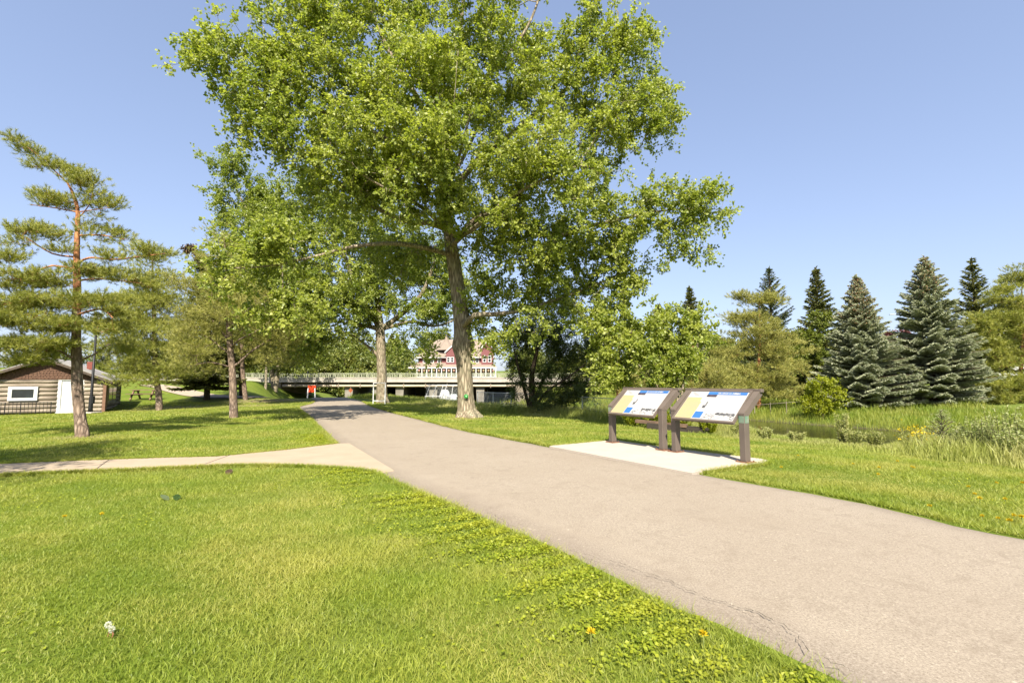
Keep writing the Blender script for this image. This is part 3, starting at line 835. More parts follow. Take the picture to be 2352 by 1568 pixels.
# local frame: -x runs left along the front, +y runs back along the side, z up
Wd, Dp, Hh_ = 4.95, 5.4, 1.87
M_log = surf('grey_log', (.40, .34, .26), (.16, .125, .095), 2.2, .9, 1, 25, stretch=(.35, .35, 14), lo=.42, hi=.6)
M_brn = surf('brown_shingle', (.145, .082, .052), (.085, .045, .03), 14, .9, .5, 30)
M_roofg = surf('grey_roof', (.33, .31, .29), (.25, .235, .22), 8, .95, .4, 40)
lg = MB(); nl = 8; lh = Hh_/nl; r_ = random.Random(3)
for k in range(nl):
    z = lh*(k+.5); rr = lh*(.50+.03*r_.random())
    def jl(a_, b_):
        n_ = 8; return [np.array(a_)*(1-t)+np.array(b_)*t+np.array([0, 0, r_.uniform(-.008, .008)]) for t in np.linspace(0, 1, n_)]
    for a_, b_ in (((-Wd-.15, 0, z), (-1.92, 0, z)), ((-.83, 0, z), (.14, 0, z))): lg.tube(jl(a_, b_), [rr*r_.uniform(.95, 1.05) for _ in range(8)], 10)
    z2 = z+lh*.0
    lg.tube(jl((0, -.14, z2), (0, Dp+.15, z2)), rr, 10); lg.tube(jl((-Wd, -.14, z2), (-Wd, Dp+.15, z2)), rr, 10); lg.tube(jl((-Wd-.15, Dp, z), (.15, Dp, z)), rr, 10)
    lg.q = lg.q
lgw = lg.build('log_wall', M_log, cb, smooth=True)
a = MB()   # chinking
a.box((-Wd, -.03, .02), (-1.9, .03, Hh_)); a.box((-.85, -.03, .02), (0, .03, Hh_)); a.box((-.03, .03, .02), (.03, Dp, Hh_)); a.box((-Wd-.03, .03, .02), (-Wd+.03, Dp, Hh_))
a.build('chinking', surf('chinking', (.3, .26, .2), (.2, .17, .13), 6, .95), cb)
pk = 2.94; mx = -Wd/2
gb = MB()   # shingle gable built in stepped courses
nc = 11
for k in range(nc):
    z0 = Hh_+(pk-Hh_)*k/nc; z1 = Hh_+(pk-Hh_)*(k+1)/nc; h0 = (Wd/2+.1)*(1-k/nc); h1 = (Wd/2+.1)*(1-(k+1)/nc)+.01
    for y0, s in ((-.1, 1), (Dp+.02, -1)):
        yb = y0-.03*s if s > 0 else y0+.08
        gb.add([(mx-h0, y0-.035, z0), (mx+h0, y0-.035, z0), (mx+h1, y0-.01, z1), (mx-h1, y0-.01, z1), (mx-h0, y0+.08, z0), (mx+h0, y0+.08, z0), (mx+h1, y0+.08, z1), (mx-h1, y0+.08, z1)], [(0, 1, 2, 3), (7, 6, 5, 4), (0, 4, 5, 1), (1, 5, 6, 2), (2, 6, 7, 3), (3, 7, 4, 0)])
gb.build('gable', M_brn, cb)
sh = MB()   # vertical shingle gaps
for k in range(nc):
    z0 = Hh_+(pk-Hh_)*k/nc; h0 = (Wd/2)*(1-(k+.8)/nc); x = mx-h0+r_.random()*.15
    while x < mx+h0: sh.box((x, -.139, z0+.005), (x+.012, -.1, z0+.09)); x += r_.uniform(.11, .2)
sh.build('shingle_gap', surf('shingle_dark', (.06, .035, .025), (.05, .03, .02), 5, .9), cb)
rf = MB(); ov = .42; sl_ = (pk-Hh_)/(Wd/2)
for s in (-1, 1):
    ex = mx+s*(Wd/2+.5); ez = pk+.06-sl_*(Wd/2+.5)
    rf.add([(mx, -ov, pk+.06), (ex, -ov, ez), (ex, Dp+ov, ez), (mx, Dp+ov, pk+.06), (mx, -ov, pk+.16), (ex, -ov, ez+.1), (ex, Dp+ov, ez+.1), (mx, Dp+ov, pk+.16)], [(0, 1, 2, 3), (7, 6, 5, 4), (0, 4, 5, 1), (1, 5, 6, 2), (2, 6, 7, 3), (3, 7, 4, 0)])
rfo = rf.build('roof', M_roofg, cb)
a = MB(); a.bbox((mx+1.3, 2.3, pk-.45), (mx+1.6, 2.6, pk+.02)); a.build('chimney', surf('red_brick', (.22, .07, .05), (.16, .05, .04), 10, .9), rfo)
a = MB()
for s in (-1, 1):
    ex = mx+s*(Wd/2+.5); ez = pk+.04-sl_*(Wd/2+.5); a.bar((mx, -ov-.012, pk+.04), (ex, -ov-.012, ez), .03, .13)
a.build('barge_board', surf('dark_wood', (.1, .075, .055), (.06, .045, .035), 8, .8), cb)
dr = MB(); dr.bbox((-1.78, -.06, .04), (-.95, 0.0, 1.80)); dro = dr.build('door', M_white, cb)
a = MB(); a.box((-1.93, -.1, 0.0), (-1.78, .06, 1.88)); a.box((-.95, -.1, 0), (-.80, .06, 1.88)); a.box((-1.78, -.1, 1.8), (-.95, .06, 1.88)); a.box((-1.93, -.25, -.06), (-.8, .06, .03)); a.build('door_frame', M_white, cb)
a = MB(); a.bbox((-1.07, -.1, .85), (-1.03, -.06, .95)); a.build('handle', M_black, dro)
a = MB()
for z in (.12, .75, .95, 1.68): a.box((-1.68, -.068, z), (-1.05, -.0605, z+.012))
a.build('panel_groove', surf('groove_grey', (.4, .4, .38), None, 4), dro)
wf = MB(); x0, x1, z0, z1 = -3.9, -2.72, .70, 1.46
wf.bbox((x0, -.19, z0), (x1, -.1, z0+.15)); wf.bbox((x0, -.19, z1-.15), (x1, -.1, z1)); wf.bbox((x0, -.19, z0+.15), (x0+.16, -.1, z1-.15)); wf.bbox((x1-.16, -.19, z0+.15), (x1, -.1, z1-.15))
wo = wf.build('window', M_white, cb); a = MB(); a.box((x0+.16, -.15, z0+.15), (x1-.16, -.11, z1-.15)); a.build('pane', M_glass, wo)
a = MB(); a.box((.12, .55, .45), (.2, 3.3, 1.55)); w2 = a.build('window', surf('window_wood', (.3, .27, .22), None, 5), cb); w2['label'] = 'side window with brown wood frame in the shaded wall'
a = MB(); a.box((.2, .72, .62), (.215, 1.75, 1.42)); a.box((.2, 2.0, .62), (.215, 3.1, 1.42)); a.build('pane', M_glass, w2)
a = MB(); a.box((.06, -.2, 0), (.2, -.06, 1.85)); a.box((.06, -.06, 0), (.2, .12, 1.85)); a.build('corner_board', surf('reddish_board', (.2, .115, .075), (.14, .08, .055), 6, .9), cb)
# low iron fence in front of the cabin
fe = thing('iron_fence', (CB[0]-.851*2.0+.525*.8, CB[1]-.525*2.0-.851*.8, CZ-.03), 'low black iron fence standing along the cabin wall', 'fence', rz=cb.rotation_euler.z)
a = MB(); L_ = 4.2
for z in (.12, .42, .66): a.bar((0, 0, z), (-L_, 0, z), .022)
k = 0
for x in np.arange(0, L_, .15): a.bar((-x, 0, .05 if k % 4 else 0), (-x, 0, .66), .018 if k % 4 else .035); k += 1
a.build('rail_panel', M_black, fe)

# ---------------------------------------------------------------- lamp posts
def lamp(base, h, label, cut=False):
    t = thing('lamp_post', base, label, 'lamp post', 'black park lamp posts')
    a = MB(); a.tube([(0, 0, .1), (0, 0, .3), (0, 0, .9), (0, 0, 1.0), (0, 0, h)], [.11, .1, .09, .065, .05], 12); a.build('pole', M_black, t, smooth=True)
    a = MB(); a.tube([(0, 0, h), (0, 0, h+.12), (0, 0, h+.5), (0, 0, h+.62)], [.07, .16, .2, .2], 12); a.build('lantern', surf('lamp_glass', (.5, .5, .46), None, 3, .3) if 'lamp_glass' not in bpy.data.materials else bpy.data.materials['lamp_glass'], t, smooth=True)
    a = MB(); a.tube([(0, 0, h+.62), (0, 0, h+.68), (0, 0, h+.82)], [.28, .24, .04], 12); a.build('cap', M_black, t, smooth=True)
    a = MB(); a.bbox((-.35, -.35, -.15), (.35, .35, .1), .02); a.build('footing', M_conc, t)
    a = MB(); a.bbox((.06, -.06, .55), (.16, .06, .95)); a.build('service_box', M_black, t)
    return t
b_ = gnd(207, 950); lamp(b_, 4.7, 'black lamp post beside the log cabin behind the near pine trunk')
b_ = gnd(705, 905); lamp(onz(b_[0], b_[1]), 5.2, 'thin black lamp post beside the orange board near the bridge')

# ---------------------------------------------------------------- orange board, orange diamond sign
M_or = surf('orange_panel', (.5, .05, .008), (.4, .035, .008), 5, .6); M_orb = surf('orange_blotch', (.12, .02, .01), (.2, .03, .01), 4, .7)
Yb = 46.0; c0 = at(716, 904, Yb); z0 = float(H(c0[0], Yb))
ob = thing('orange_board', (c0[0], Yb, z0), 'orange notice board on two white posts where the path dips', 'notice board')
s_ = Yb/1100; top = 1.3+(877-885)*s_-z0; bot = 1.3+(877-901)*s_-z0
a = MB(); a.bbox((-.38, -.03, bot), (.38, .03, top), .02); a.build('panel', M_or, ob)
a = MB(); a.box((-.3, -.04, bot+.28), (-.1, -.031, top-.3)); a.box((.1, -.04, bot+.3), (.28, -.031, top-.32)); a.build('dark_mark', M_orb, ob)
for x in (-.34, .34):
    a = MB(); a.bar((x*1.12, -.08, -.2), (x*.95, -.08, top-.25), .09); a.build('post', M_white, ob)
Yd = 66; c0 = at(805.5, 896, Yd); zz = float(H(c0[0], Yd)); s_ = Yd/1100; zc = 1.3+(877-896)*s_
ds = thing('warning_sign', (c0[0], Yd, zz), 'small orange diamond warning sign on a pole in front of the bridge pier', 'sign')
a = MB(); a.bar((0, 0, 0), (0, 0, zc-zz+.7), .06); a.build('pole', M_concd, ds)
a = MB(); a.add([(0, -.05, zc-zz-.34), (.3, -.05, zc-zz), (0, -.05, zc-zz+.34), (-.3, -.05, zc-zz), (0, -.02, zc-zz-.34), (.3, -.02, zc-zz), (0, -.02, zc-zz+.34), (-.3, -.02, zc-zz)], [(0, 1, 2, 3), (7, 6, 5, 4), (0, 4, 5, 1), (1, 5, 6, 2), (2, 6, 7, 3), (3, 7, 4, 0)])
a.build('panel', surf('orange_faded', (.3, .09, .03), (.2, .05, .02), 3, .6), ds)

# ---------------------------------------------------------------- tree guard, picnic table
P2B = gnd(878, 927)
tg = thing('tree_guard', P2B+[.0, -.75, 0], 'white pipe frame standing in front of the far poplar trunk', 'tree guard')
a = MB(); a.bar((-.37, 0, 0), (-.37, 0, 1.36), .05); a.build('post', M_white, tg); a = MB(); a.bar((.37, 0, 0), (.37, 0, 1.36), .05); a.build('post', M_white, tg)
a = MB(); a.bar((-.345, 0, 1.335), (.345, 0, 1.335), .045); a.build('top_bar', M_white, tg); a = MB(); a.bar((-.345, 0, .22), (.345, 0, .22), .045); a.build('lower_bar', M_white, tg)
pb = gnd(333, 918)
pt = thing('picnic_table', pb, 'brown wooden picnic table on the lawn beyond the pine', 'picnic table', rz=R(8))
M_tw = surf('table_wood', (.2, .13, .08), (.13, .085, .055), 5, .85, stretch=(.3, 8, 8))
a = MB()
for k in range(5): a.bbox((-.9, -.36+k*.145, .70), (.9, -.36+k*.145+.135, .74))
a.build('table_top', M_tw, pt)
for s in (-1, 1):
    a = MB(); a.bbox((-.9, s*.62-.13, .42), (.9, s*.62-.005, .46)); a.bbox((-.9, s*.62+.005, .42), (.9, s*.62+.13, .46)); a.build('bench', M_tw, pt)
for x in (-.65, .65):
    a = MB(); a.bar((x, -.6, 0), (x, -.2, .70), .09); a.bar((x, .6, 0), (x, .2, .70), .09); a.bar((x+.06, -.7, .38), (x+.06, .7, .38), .06); a.bar((x+.06, -.34, .66), (x+.06, .34, .66), .06); a.build('leg_frame', M_tw, pt)

# ---------------------------------------------------------------- information boards
M_post = surf('bronze_paint', (.122, .096, .078), (.102, .08, .065), 3, .55, .15, 60, spec=.4)
M_rust = surf('rust', (.2, .095, .055), (.13, .07, .045), 25, .9)
M_sw = surf('panel_white', (.36, .35, .34), (.35, .34, .33), 2, .45); M_sy = surf('panel_yellow', (.33, .285, .145), (.32, .27, .16), 3, .45)
M_sb = surf('panel_blue', (.035, .125, .33), (.032, .11, .30), 3, .45); M_sp = surf('panel_mauve', (.07, .055, .07), (.035, .03, .035), 14, .5)
M_sk = surf('panel_ink', (.04, .04, .045), (.12, .12, .12), 8, .5); M_stk = surf('sticker_green', (.10, .19, .13), (.2, .22, .17), 12, .5)
dvec = np.array([-.525, .851])
rzs = math.atan2(.851, -.525)   # local +x along the row away from camera, local -y... see below
def info_board(base, label, seed, stick):
    # local axes: x along the row towards the camera, y away from the path (n), z up
    t = thing('information_board', base, label, 'information board', 'information boards on the pad', rz=math.atan2(-.851, .525))
    h = .67; kz = .79; r_ = random.Random(seed)
    for sx in (-1, 1):
        x = sx*h
        a = MB(); a.bbox((x-.05, -.065, .062), (x+.05, .065, kz-.0), .005)
        a.box((x-.052, -.03, .07), (x-.0495, -.02, kz-.03)); po = a.build('post', M_post, t)
        a = MB(); a.bbox((x-.11, -.11, .048), (x+.11, .11, .060), .004); 
        for bx_ in (-.085, .085):
            for by in (-.085, .085): a.tube([(x+bx_, by, .06), (x+bx_, by, .078)], .012, 6)
        a.build('base_plate', M_rust, po)
        # slanted arm: from the post head back and up
        a = MB(); y0, y1 = -.062, .46; zz0, zz1 = kz, 1.19
        th = .11
        V = []
        for xx in (x-.05, x+.05):
            V += [(xx, -.065, kz-.015), (xx, .065, kz-.015), (xx, .46, 1.10), (xx, .40, 1.165), (xx, -.065, kz+.025-.0)]
        a.add(V, [(0, 1, 2, 3, 4), (9, 8, 7, 6, 5), (0, 5, 6, 1), (1, 6, 7, 2), (2, 7, 8, 3), (3, 8, 9, 4), (4, 9, 5, 0)])
        a.build('arm', M_post, t)
    # slanted frame panel; s runs up the slope
    f0 = np.array([-.17, .645]); f1 = np.array([.41, 1.165]); L = np.hypot(*(f1-f0)); e = (f1-f0)/L; nrm = np.array([-e[1], e[0]])
    def Q(mb, xa, xb, sa, sb, ha, hb, rot=0):
        V = []
        for hh in (ha, hb):
            for xx, ss in ((xa, sa), (xb, sa), (xb, sb), (xa, sb)):
                y, z = f0+e*ss+nrm*hh; V.append((xx, y, z))
        mb.add(V, [(0, 3, 2, 1), (4, 5, 6, 7), (0, 1, 5, 4), (1, 2, 6, 5), (2, 3, 7, 6), (3, 0, 4, 7)])
    X = .605
    a = MB(); Q(a, -X, X, 0, .035, -.02, .022); Q(a, -X, X, L-.05, L, -.02, .022); Q(a, -X, -X+.03, .035, L-.05, -.02, .022); Q(a, X-.03, X, .035, L-.05, -.02, .022)
    fr = a.build('panel_frame', M_post, t)
    a = MB(); Q(a, -X+.03, X-.03, .035, L-.05, -.015, .008); pn = a.build('panel', M_sw, t)
    # local x=-X is the far end: it shows left in the picture; u runs left to right
    def U(u): return -X+.03+(2*X-.06)*u
    def Sv(v): return .035+(L-.085)*v
    def rect(mb, u0, u1, v0, v1, hh=.0105): Q(mb, U(u0), U(u1), Sv(v0), Sv(v1), .008, hh)
    a = MB(); rect(a, .0+.006, .27, .02, .77); rect(a, .27, .3, .02, .62); a.build('yellow_block', M_sy, pn)
    a = MB(); rect(a, .33, .97, .885, .985); a.build('blue_band', M_sb, pn); a = MB(); rect(a, .31, .45, .05, .27); a.build('blue_block', M_sb, pn)
    a = MB(); rect(a, .33, .50, .80, .88); a.build('photo_strip', M_sp, pn)
    a = MB(); x = .5
    while x < .86:   # the blurred white heading
        w_ = r_.uniform(.008, .02); rect(a, x, x+.006, .905, .965, .0125)
        if r_.random() < .6: rect(a, x+.006, x+w_, .905 if r_.random() < .5 else .935, .917 if r_.random() < .5 else .95, .0123)
        if r_.random() < .4: rect(a, x+w_-.004, x+w_, .905, .965, .0121)
        x += w_+r_.uniform(.006, .012) if x < .74 else w_*.7+.008
    a.build('heading', M_sw, pn)
    a = MB()
    for k in range(5): rect(a, .03+.02*k, .09+.03*k, .955-.03*k, .96-.03*k, .0096)
    for k in range(7): rect(a, .35, .43, .24-.02*k+.36, .243-.02*k+.36, .0096) if k > 4 else None
    for k in range(60):
        u = r_.uniform(.47, .97); v = r_.uniform(.04, .2); rect(a, u, u+r_.uniform(.005, .03), v, v+r_.uniform(.004, .012), .0097+.00004*k)
    for k in range(34):
        u = r_.uniform(.66, .96); rect(a, u, u+.014, .19+r_.uniform(-.02, .02), .245+r_.uniform(-.02, .02), .0124+.00004*k)
    rect(a, .37, .42, .40, .49, .0096); rect(a, .40, .425, .49, .62, .0094)
    a.build('line_drawing', M_sk, pn)
    # rear bar lying over the arms
    a = MB(); a.bbox((-h-.075, .385, 1.135), (h+.075, .47, 1.192), .006); a.build('top_bar', M_post, t)
    if stick == 1:
        a = MB(); a.box((h+.05, -.05, kz-.13), (h+.053, .05, kz-.02)); a.box((h-.045, -.0675, kz-.13), (h+.045, -.065, kz-.02)); a.build('sticker', M_stk, t)
    else:
        a = MB(); a.box((-h-.053, -.05, kz-.1), (-h-.05, .05, kz-.01)); a.box((-h-.045, -.0675, kz-.1), (-h+.045, -.065, kz-.01)); a.build('sticker', M_stk, t)
    return t
def mid(a_, b_): m_ = (np.array(a_)+np.array(b_))/2; return np.array([m_[0], m_[1], float(H(*m_))])
P4, P3, P2_, P1 = (3.68, 7.69), (2.99, 8.84), (2.82, 9.05), (2.11, 10.19)
info_board(mid(P4, P3), 'brown framed information board nearest the camera, green sticker on its post', 1, 1)
info_board(mid(P2_, P1), 'brown framed information board at the far end of the pad', 2, 2)

# ---------------------------------------------------------------- chain link fence, enclosure, timber, far fences
M_galv = surf('galvanised', (.5, .52, .5), (.4, .42, .4), 8, .5, metal=.3); M_teal = surf('teal_pipe', (.2, .42, .42), (.16, .34, .34), 4, .6)
def link_fence(name, A_, B_, h, step, label, group=None, teal=None, lean=0, pitch=.085, hA=None):
    A_ = np.array(A_, float); B_ = np.array(B_, float); L = np.hypot(*(B_-A_)[:2]); n_ = max(1, round(L/step))
    t = thing(name, onz(*A_[:2]), label, 'fence', group); org = onz(*A_[:2])
    e = (B_-A_)[:2]/L; 
    def pt_(s, z): x, y = A_[:2]+e*s; return np.array([x, y, float(H(x, y))+z])-org
    for k in range(n_+1):
        a = MB(); a.tube([pt_(L*k/n_, -.1), pt_(L*k/n_, h+.04)], .03, 7); po = a.build('post', M_teal if teal == k else M_galv, t)
    a = MB(); a.tube([pt_(L*k/20, h) for k in range(21)], .018, 5); a.build('top_rail', M_galv, t)
    a = MB(); a.tube([pt_(L*k/20, h*.42) for k in range(21)], .01, 4); a.build('tension_wire', M_black, t)
    a = MB(); s = -h
    while s < L:
        for sg in (1, -1):
            p0, p1 = (s, s+h) if sg > 0 else (s+h, s)
            z0_, z1_ = 0.03, h
            q0, q1 = p0, p1
            def clipz(q): return z0_+(z1_-z0_)*(q-p0)/(p1-p0)
            lo_, hi_ = max(0, min(q0, q1)), min(L, max(q0, q1))
            if hi_ > lo_: a.bar(pt_(lo_, clipz(lo_)), pt_(hi_, clipz(hi_)), .004)
        s += pitch
    a.build('wire_mesh', M_galv, t)
    return t
fa = (-2.4, 33.5); fb = (1.1, 27.2); fc = (4.6, 22.0); fd = (6.4, 19.5)
link_fence('chain_link_fence', fa, fb, 1.15, 2.4, 'chain link fence behind the nearest poplar trunk', 'chain link fences', pitch=.1)
link_fence('chain_link_fence', (2.0, 26.0), fd, 1.1, 2.3, 'chain link fence between the dark willow and the boards, one post teal', 'chain link fences', teal=2, pitch=.09)
# slanted chain link cage by the bridge
ec = at(1020, 925, 46); ez = float(H(ec[0], 46))
en = thing('chain_link_cage', (ec[0], 46, ez), 'slanted chain link cage of white pipes in front of the bridge', 'cage')
a = MB(); xs = np.linspace(-1.75, 1.5, 6); tz = 1.3+(877-884)*46/1100-ez
for x in xs: a.tube([(x-.25+.0, 0, 0), (x+.28 if x < 0 else x, .6 if x < 0 else 0, tz)], .035, 6)
a.tube([(xs[0]+.03, .25, tz), (xs[-1], 0.05, tz)], .035, 6); a.tube([(xs[0]-.1, .1, tz*.42), (xs[-1], 0, tz*.42)], .03, 6)
a.tube([(xs[0]-.25, 0, .05), (xs[-1], 0, .05)], .03, 6)
a.tube([(xs[-1], 0, 0), (xs[-1]+.3, 2.4, tz)], .035, 6); a.build('pipe_frame', M_white, en)
a = MB(); s = -tz
while s < 3.3:
    for sg in (1, -1):
        p0, p1 = (s, s+tz) if sg > 0 else (s+tz, s); lo_, hi_ = max(0, min(p0, p1)), min(3.25, max(p0, p1))
        if hi_ > lo_:
            z = lambda q_: tz*(q_-p0)/(p1-p0)
            a.bar((-1.95+lo_+.1*z(lo_), .25*z(lo_)/tz+.05, z(lo_)), (-1.95+hi_+.1*z(hi_), .25*z(hi_)/tz+.05, z(hi_)), .007)
    s += .14
a.build('wire_mesh', M_galv, en)
tk = thing('white_tank', (ec[0]-.15, 47.6, ez), 'white round topped tank inside the chain link cage', 'tank')
a = MB(); a.tube([(0, 0, -.5), (0, 0, .1), (0, 0, .8), (0, 0, 1.15), (0, 0, 1.35), (0, 0, 1.42)], [.62, .6, .5, .42, .28, .05], 14); a.build('body', M_white, tk, smooth=True)
a = MB(); a.bbox((.55, -.1, -.4), (1.15, .3, .95), .03); a.build('cabinet', surf('cabinet_grey', (.5, .55, .56), None, 4), tk)
# dark timbers edging the lawn behind the far board
tb = at(1430, 968, 15.6); gz = float(H(tb[0], 15.6))
b1 = onz(4.45, 15.9); b2 = onz(6.1, 14.9)
t = thing('timber_edging', b1, 'dark weathered timber beam lying on the grass behind the boards', 'timber')
a = MB(); a.bar((0, 0, .1), tuple(b2-b1+[0, 0, .1]), .2, .22); a.build('beam', surf('dark_timber', (.05, .04, .03), (.025, .02, .016), 6, .9, .5, 20, stretch=(.5, .5, 5)), t)
a = MB(); a.bar((-.3, .3, .24), tuple(b2-b1+[-.6, .3, .24]), .16, .1); a.build('cap_board', surf('brown_timber', (.16, .1, .065), (.1, .065, .045), 6, .9), t)
# wire fence with a pale top rail across the river
ra, rb = at(1590, 908, 44), at(1880, 908, 42)
t = thing('rail_fence', onz(ra[0], 44), 'thin pale rail fence among the pines across the river', 'fence'); org = onz(ra[0], 44)
a = MB()
for k in range(9):
    f_ = k/8; x, y = ra[0]*(1-f_)+rb[0]*f_, 44*(1-f_)+42*f_; p_ = onz(x, y)-org; a.bar(p_, p_+[0, 0, 1.2], .05); a.build('post', M_concd, t); a = MB()
a = MB(); a.bar((0, 0, 1.18), onz(rb[0], 42)-org+[0, 0, 1.18], .03); a.build('top_rail', M_concd, t)
# pale board fence / shed glimpsed at the right edge
wa = at(2262, 868, 62); wf_z = float(H(wa[0], 62))
t = thing('white_board_fence', (wa[0], 62, wf_z), 'white vertical board fence behind the trees at the right edge', 'fence')
h0 = 1.3+(877-838)*62/1100-wf_z; a = MB()
for k in range(60): a.bbox((k*.3, 0, .1), (k*.3+.27, .03, h0+(.03 if k % 2 else 0)), .004)
a.build('boards', M_white, t); a = MB(); a.box((0, .03, .5), (18, .1, .62)); a.box((0, .03, h0-.4), (18, .1, h0-.28)); a.build('rail', M_white, t)
# far street lights
for (x, y, Y, lab, s) in ((2083, 722, 95, 'thin far street light between the two blue spruces', -1),):
    b_ = at(x, y, Y); gz = float(H(b_[0], Y)); t = thing('street_light', (b_[0], Y, gz), lab, 'street light'); hh = b_[2]-gz
    a = MB(); a.tube([(0, 0, 0), (0, 0, hh-.6), (s*.3, 0, hh-.15), (s*1.6, 0, hh), (s*3, 0, hh)], [.13, .09, .08, .07, .06], 6); a.build('pole', M_galv, t)
    a = MB(); a.bbox((s*3-.5, -.15, hh-.1), (s*3+.4, .15, hh+.06), .03); a.build('lamp_head', M_galv, t)
# ================================================================ vegetation
M_bark = barkmat('poplar_bark', (.46, .38, .28), (.19, .145, .10), 14, .16, 1.0, (.22, .22, .14))
M_bark2 = barkmat('dark_bark', (.16, .12, .085), (.07, .05, .035), 16, .25, .8)
M_pinebark = barkmat('pine_bark', (.36, .275, .21), (.15, .11, .085), 14, .3, .8, (.24, .17, .12))
M_orange = barkmat('orange_bark', (.48, .22, .09), (.26, .11, .05), 14, .4, .4, (.36, .18, .1))
L_pop = leafmat('poplar_leaf', (.11, .16, .02), (.40, .42, .095), .47, .42, .42, 1.5)
L_pop2 = leafmat('poplar_leaf_far', (.095, .145, .018), (.32, .35, .07), .45, .4, .5, 1.5)
L_willow = leafmat('willow_leaf', (.05, .075, .015), (.12, .15, .035), .3, .5, .4, 1.2)
L_lime = leafmat('lime_leaf', (.15, .19, .008), (.30, .31, .015), .45, .5, .4, 1.4)
L_mid = leafmat('mid_leaf', (.07, .105, .012), (.17, .20, .025), .3, .5, .4, 1.3, big=(.17, .16, .03), bigscale=.35)
L_mid2 = leafmat('olive_leaf', (.09, .12, .018), (.20, .20, .035), .3, .5, .4, 1.3, big=(.06, .10, .02), bigscale=.4)
L_red = leafmat('purple_leaf', (.10, .035, .035), (.17, .07, .07), .3, .5)
L_pine = leafmat('pine_needle', (.12, .15, .025), (.42, .41, .09), .3, .45, .4, 1.2)
L_pineo = leafmat('pine_needle_olive', (.16, .175, .035), (.44, .41, .12), .3, .5, .35, 1.2)
L_spr = leafmat('spruce_needle', (.08, .105, .03), (.22, .22, .06), .15, .5, .3, 1.1)
L_blue = leafmat('blue_spruce_needle', (.24, .275, .175), (.46, .47, .32), .15, .5, .35, 1.0)
L_cone = leafmat('cone_scale', (.32, .18, .09), (.5, .33, .2), .05, .7, .2, 1.0)
L_silver = leafmat('silver_leaf', (.18, .24, .04), (.46, .46, .22), .3, .45, .5, 1.1)
L_yel = leafmat('yellow_flower', (.45, .32, .01), (.65, .5, .02), .3, .6, .3, 1.0)

# ---------------------------------------------------------------- big poplar
B1 = gnd(1075, 958)
def P(x, y, Y): return at(x, y, Y)
p1 = thing('poplar_tree', B1, 'huge leafy poplar with the thick furrowed trunk beside the path, nearest the camera', 'tree')
sk = Skel()
Y1 = B1[1]
tr = [B1-[0, 0, .3], B1+[-.02, 0, .0], P(1071, 940, Y1), P(1069, 905, Y1), P(1068, 870, Y1), P(1066, 830, Y1), P(1064, 793, Y1), P(1062, 760, Y1), P(1059, 720, Y1), P(1051, 665, Y1), P(1043, 610, Y1), P(1034, 550, Y1-.1), P(1026, 500, Y1-.1), P(1021, 430, Y1), P(1030, 300, Y1+.3), P(1045, 180, Y1+.3), P(1060, 50, Y1), P(1065, -80, Y1), P(1050, -220, Y1)]
trr = [.52, .44, .325, .295, .29, .30, .35, .32, .305, .28, .27, .24, .205, .16, .13, .10, .075, .05, .03]
n0 = len(tr)
cur = sk.line(tr, trr, step=.12)
limbs = [
 ([P(1034, 550, 17), P(1066, 538, 16.8), P(1088, 525, 16.5), P(1150, 470, 16), P(1230, 420, 15.6), P(1330, 380, 15.6)], [.12, .10, .09, .07, .05, .03]),
 ([P(1026, 500, 17), P(1110, 492, 17.3), P(1190, 512, 17.3), P(1262, 543, 17.2), P(1350, 520, 17.2), P(1420, 505, 17), P(1500, 487, 16.8), P(1570, 480, 16.5), P(1625, 478, 16.2)], [.13, .12, .11, .09, .07, .05, .035, .025, .012]),
 ([P(1021, 430, 17), P(1100, 365, 17.5), P(1184, 301, 17.8), P(1246, 246, 17.8), P(1330, 180, 17.5), P(1400, 100, 17.2), P(1420, 30, 17)], [.13, .12, .10, .085, .06, .04, .02]),
 ([P(1030, 520, 17), P(985, 511, 16.8), P(942, 511, 16.4), P(850, 470, 15.8), P(760, 410, 15.3), P(680, 350, 15), P(610, 330, 14.8)], [.12, .10, .09, .07, .05, .03, .015]),
 ([P(1021, 430, 17), P(930, 350, 16.5), P(830, 290, 15.8), P(740, 255, 15.3), P(640, 215, 14.8), P(540, 175, 14.5), P(450, 140, 14.2)], [.13, .11, .09, .07, .05, .035, .015]),
 ([P(1064, 740, 17), P(1090, 724, 17.1), P(1130, 722, 17.5), P(1200, 712, 18), P(1300, 680, 18.3), P(1400, 640, 18.3), P(1450, 610, 18)], [.11, .10, .09, .075, .055, .035, .015]),
 ([P(1025, 390, 17), P(975, 260, 16.5), P(900, 130, 16), P(850, 20, 16), P(820, -90, 16)], [.12, .10, .075, .05, .02]),
 ([P(1035, 270, 17), P(1100, 190, 16), P(1180, 110, 15.6), P(1230, 20, 15.6), P(1260, -100, 16)], [.09, .08, .06, .04, .02]),
 ([P(1022, 450, 17), P(1040, 400, 15.6), P(1060, 340, 14.6), P(1080, 260, 13.8)], [.09, .07, .045, .02]),
 ([P(1030, 520, 17), P(960, 470, 15.4), P(880, 430, 14.4), P(830, 400, 14)], [.08, .06, .04, .02]),
 ([P(1040, 585, 18), P(1000, 575, 17.4), P(920, 560, 16.4), P(820, 565, 15.4), P(720, 590, 14.7), P(620, 610, 14.2), P(530, 615, 13.9), P(480, 600, 13.8)], [.10, .09, .075, .06, .045, .03, .018, .008]),
 ([P(1021, 430, 17), P(1060, 370, 18.6), P(1100, 280, 20), P(1120, 180, 20.6)], [.10, .08, .06, .03]),
]
for pts, rr in limbs: sk.line(pts, rr, step=.3)
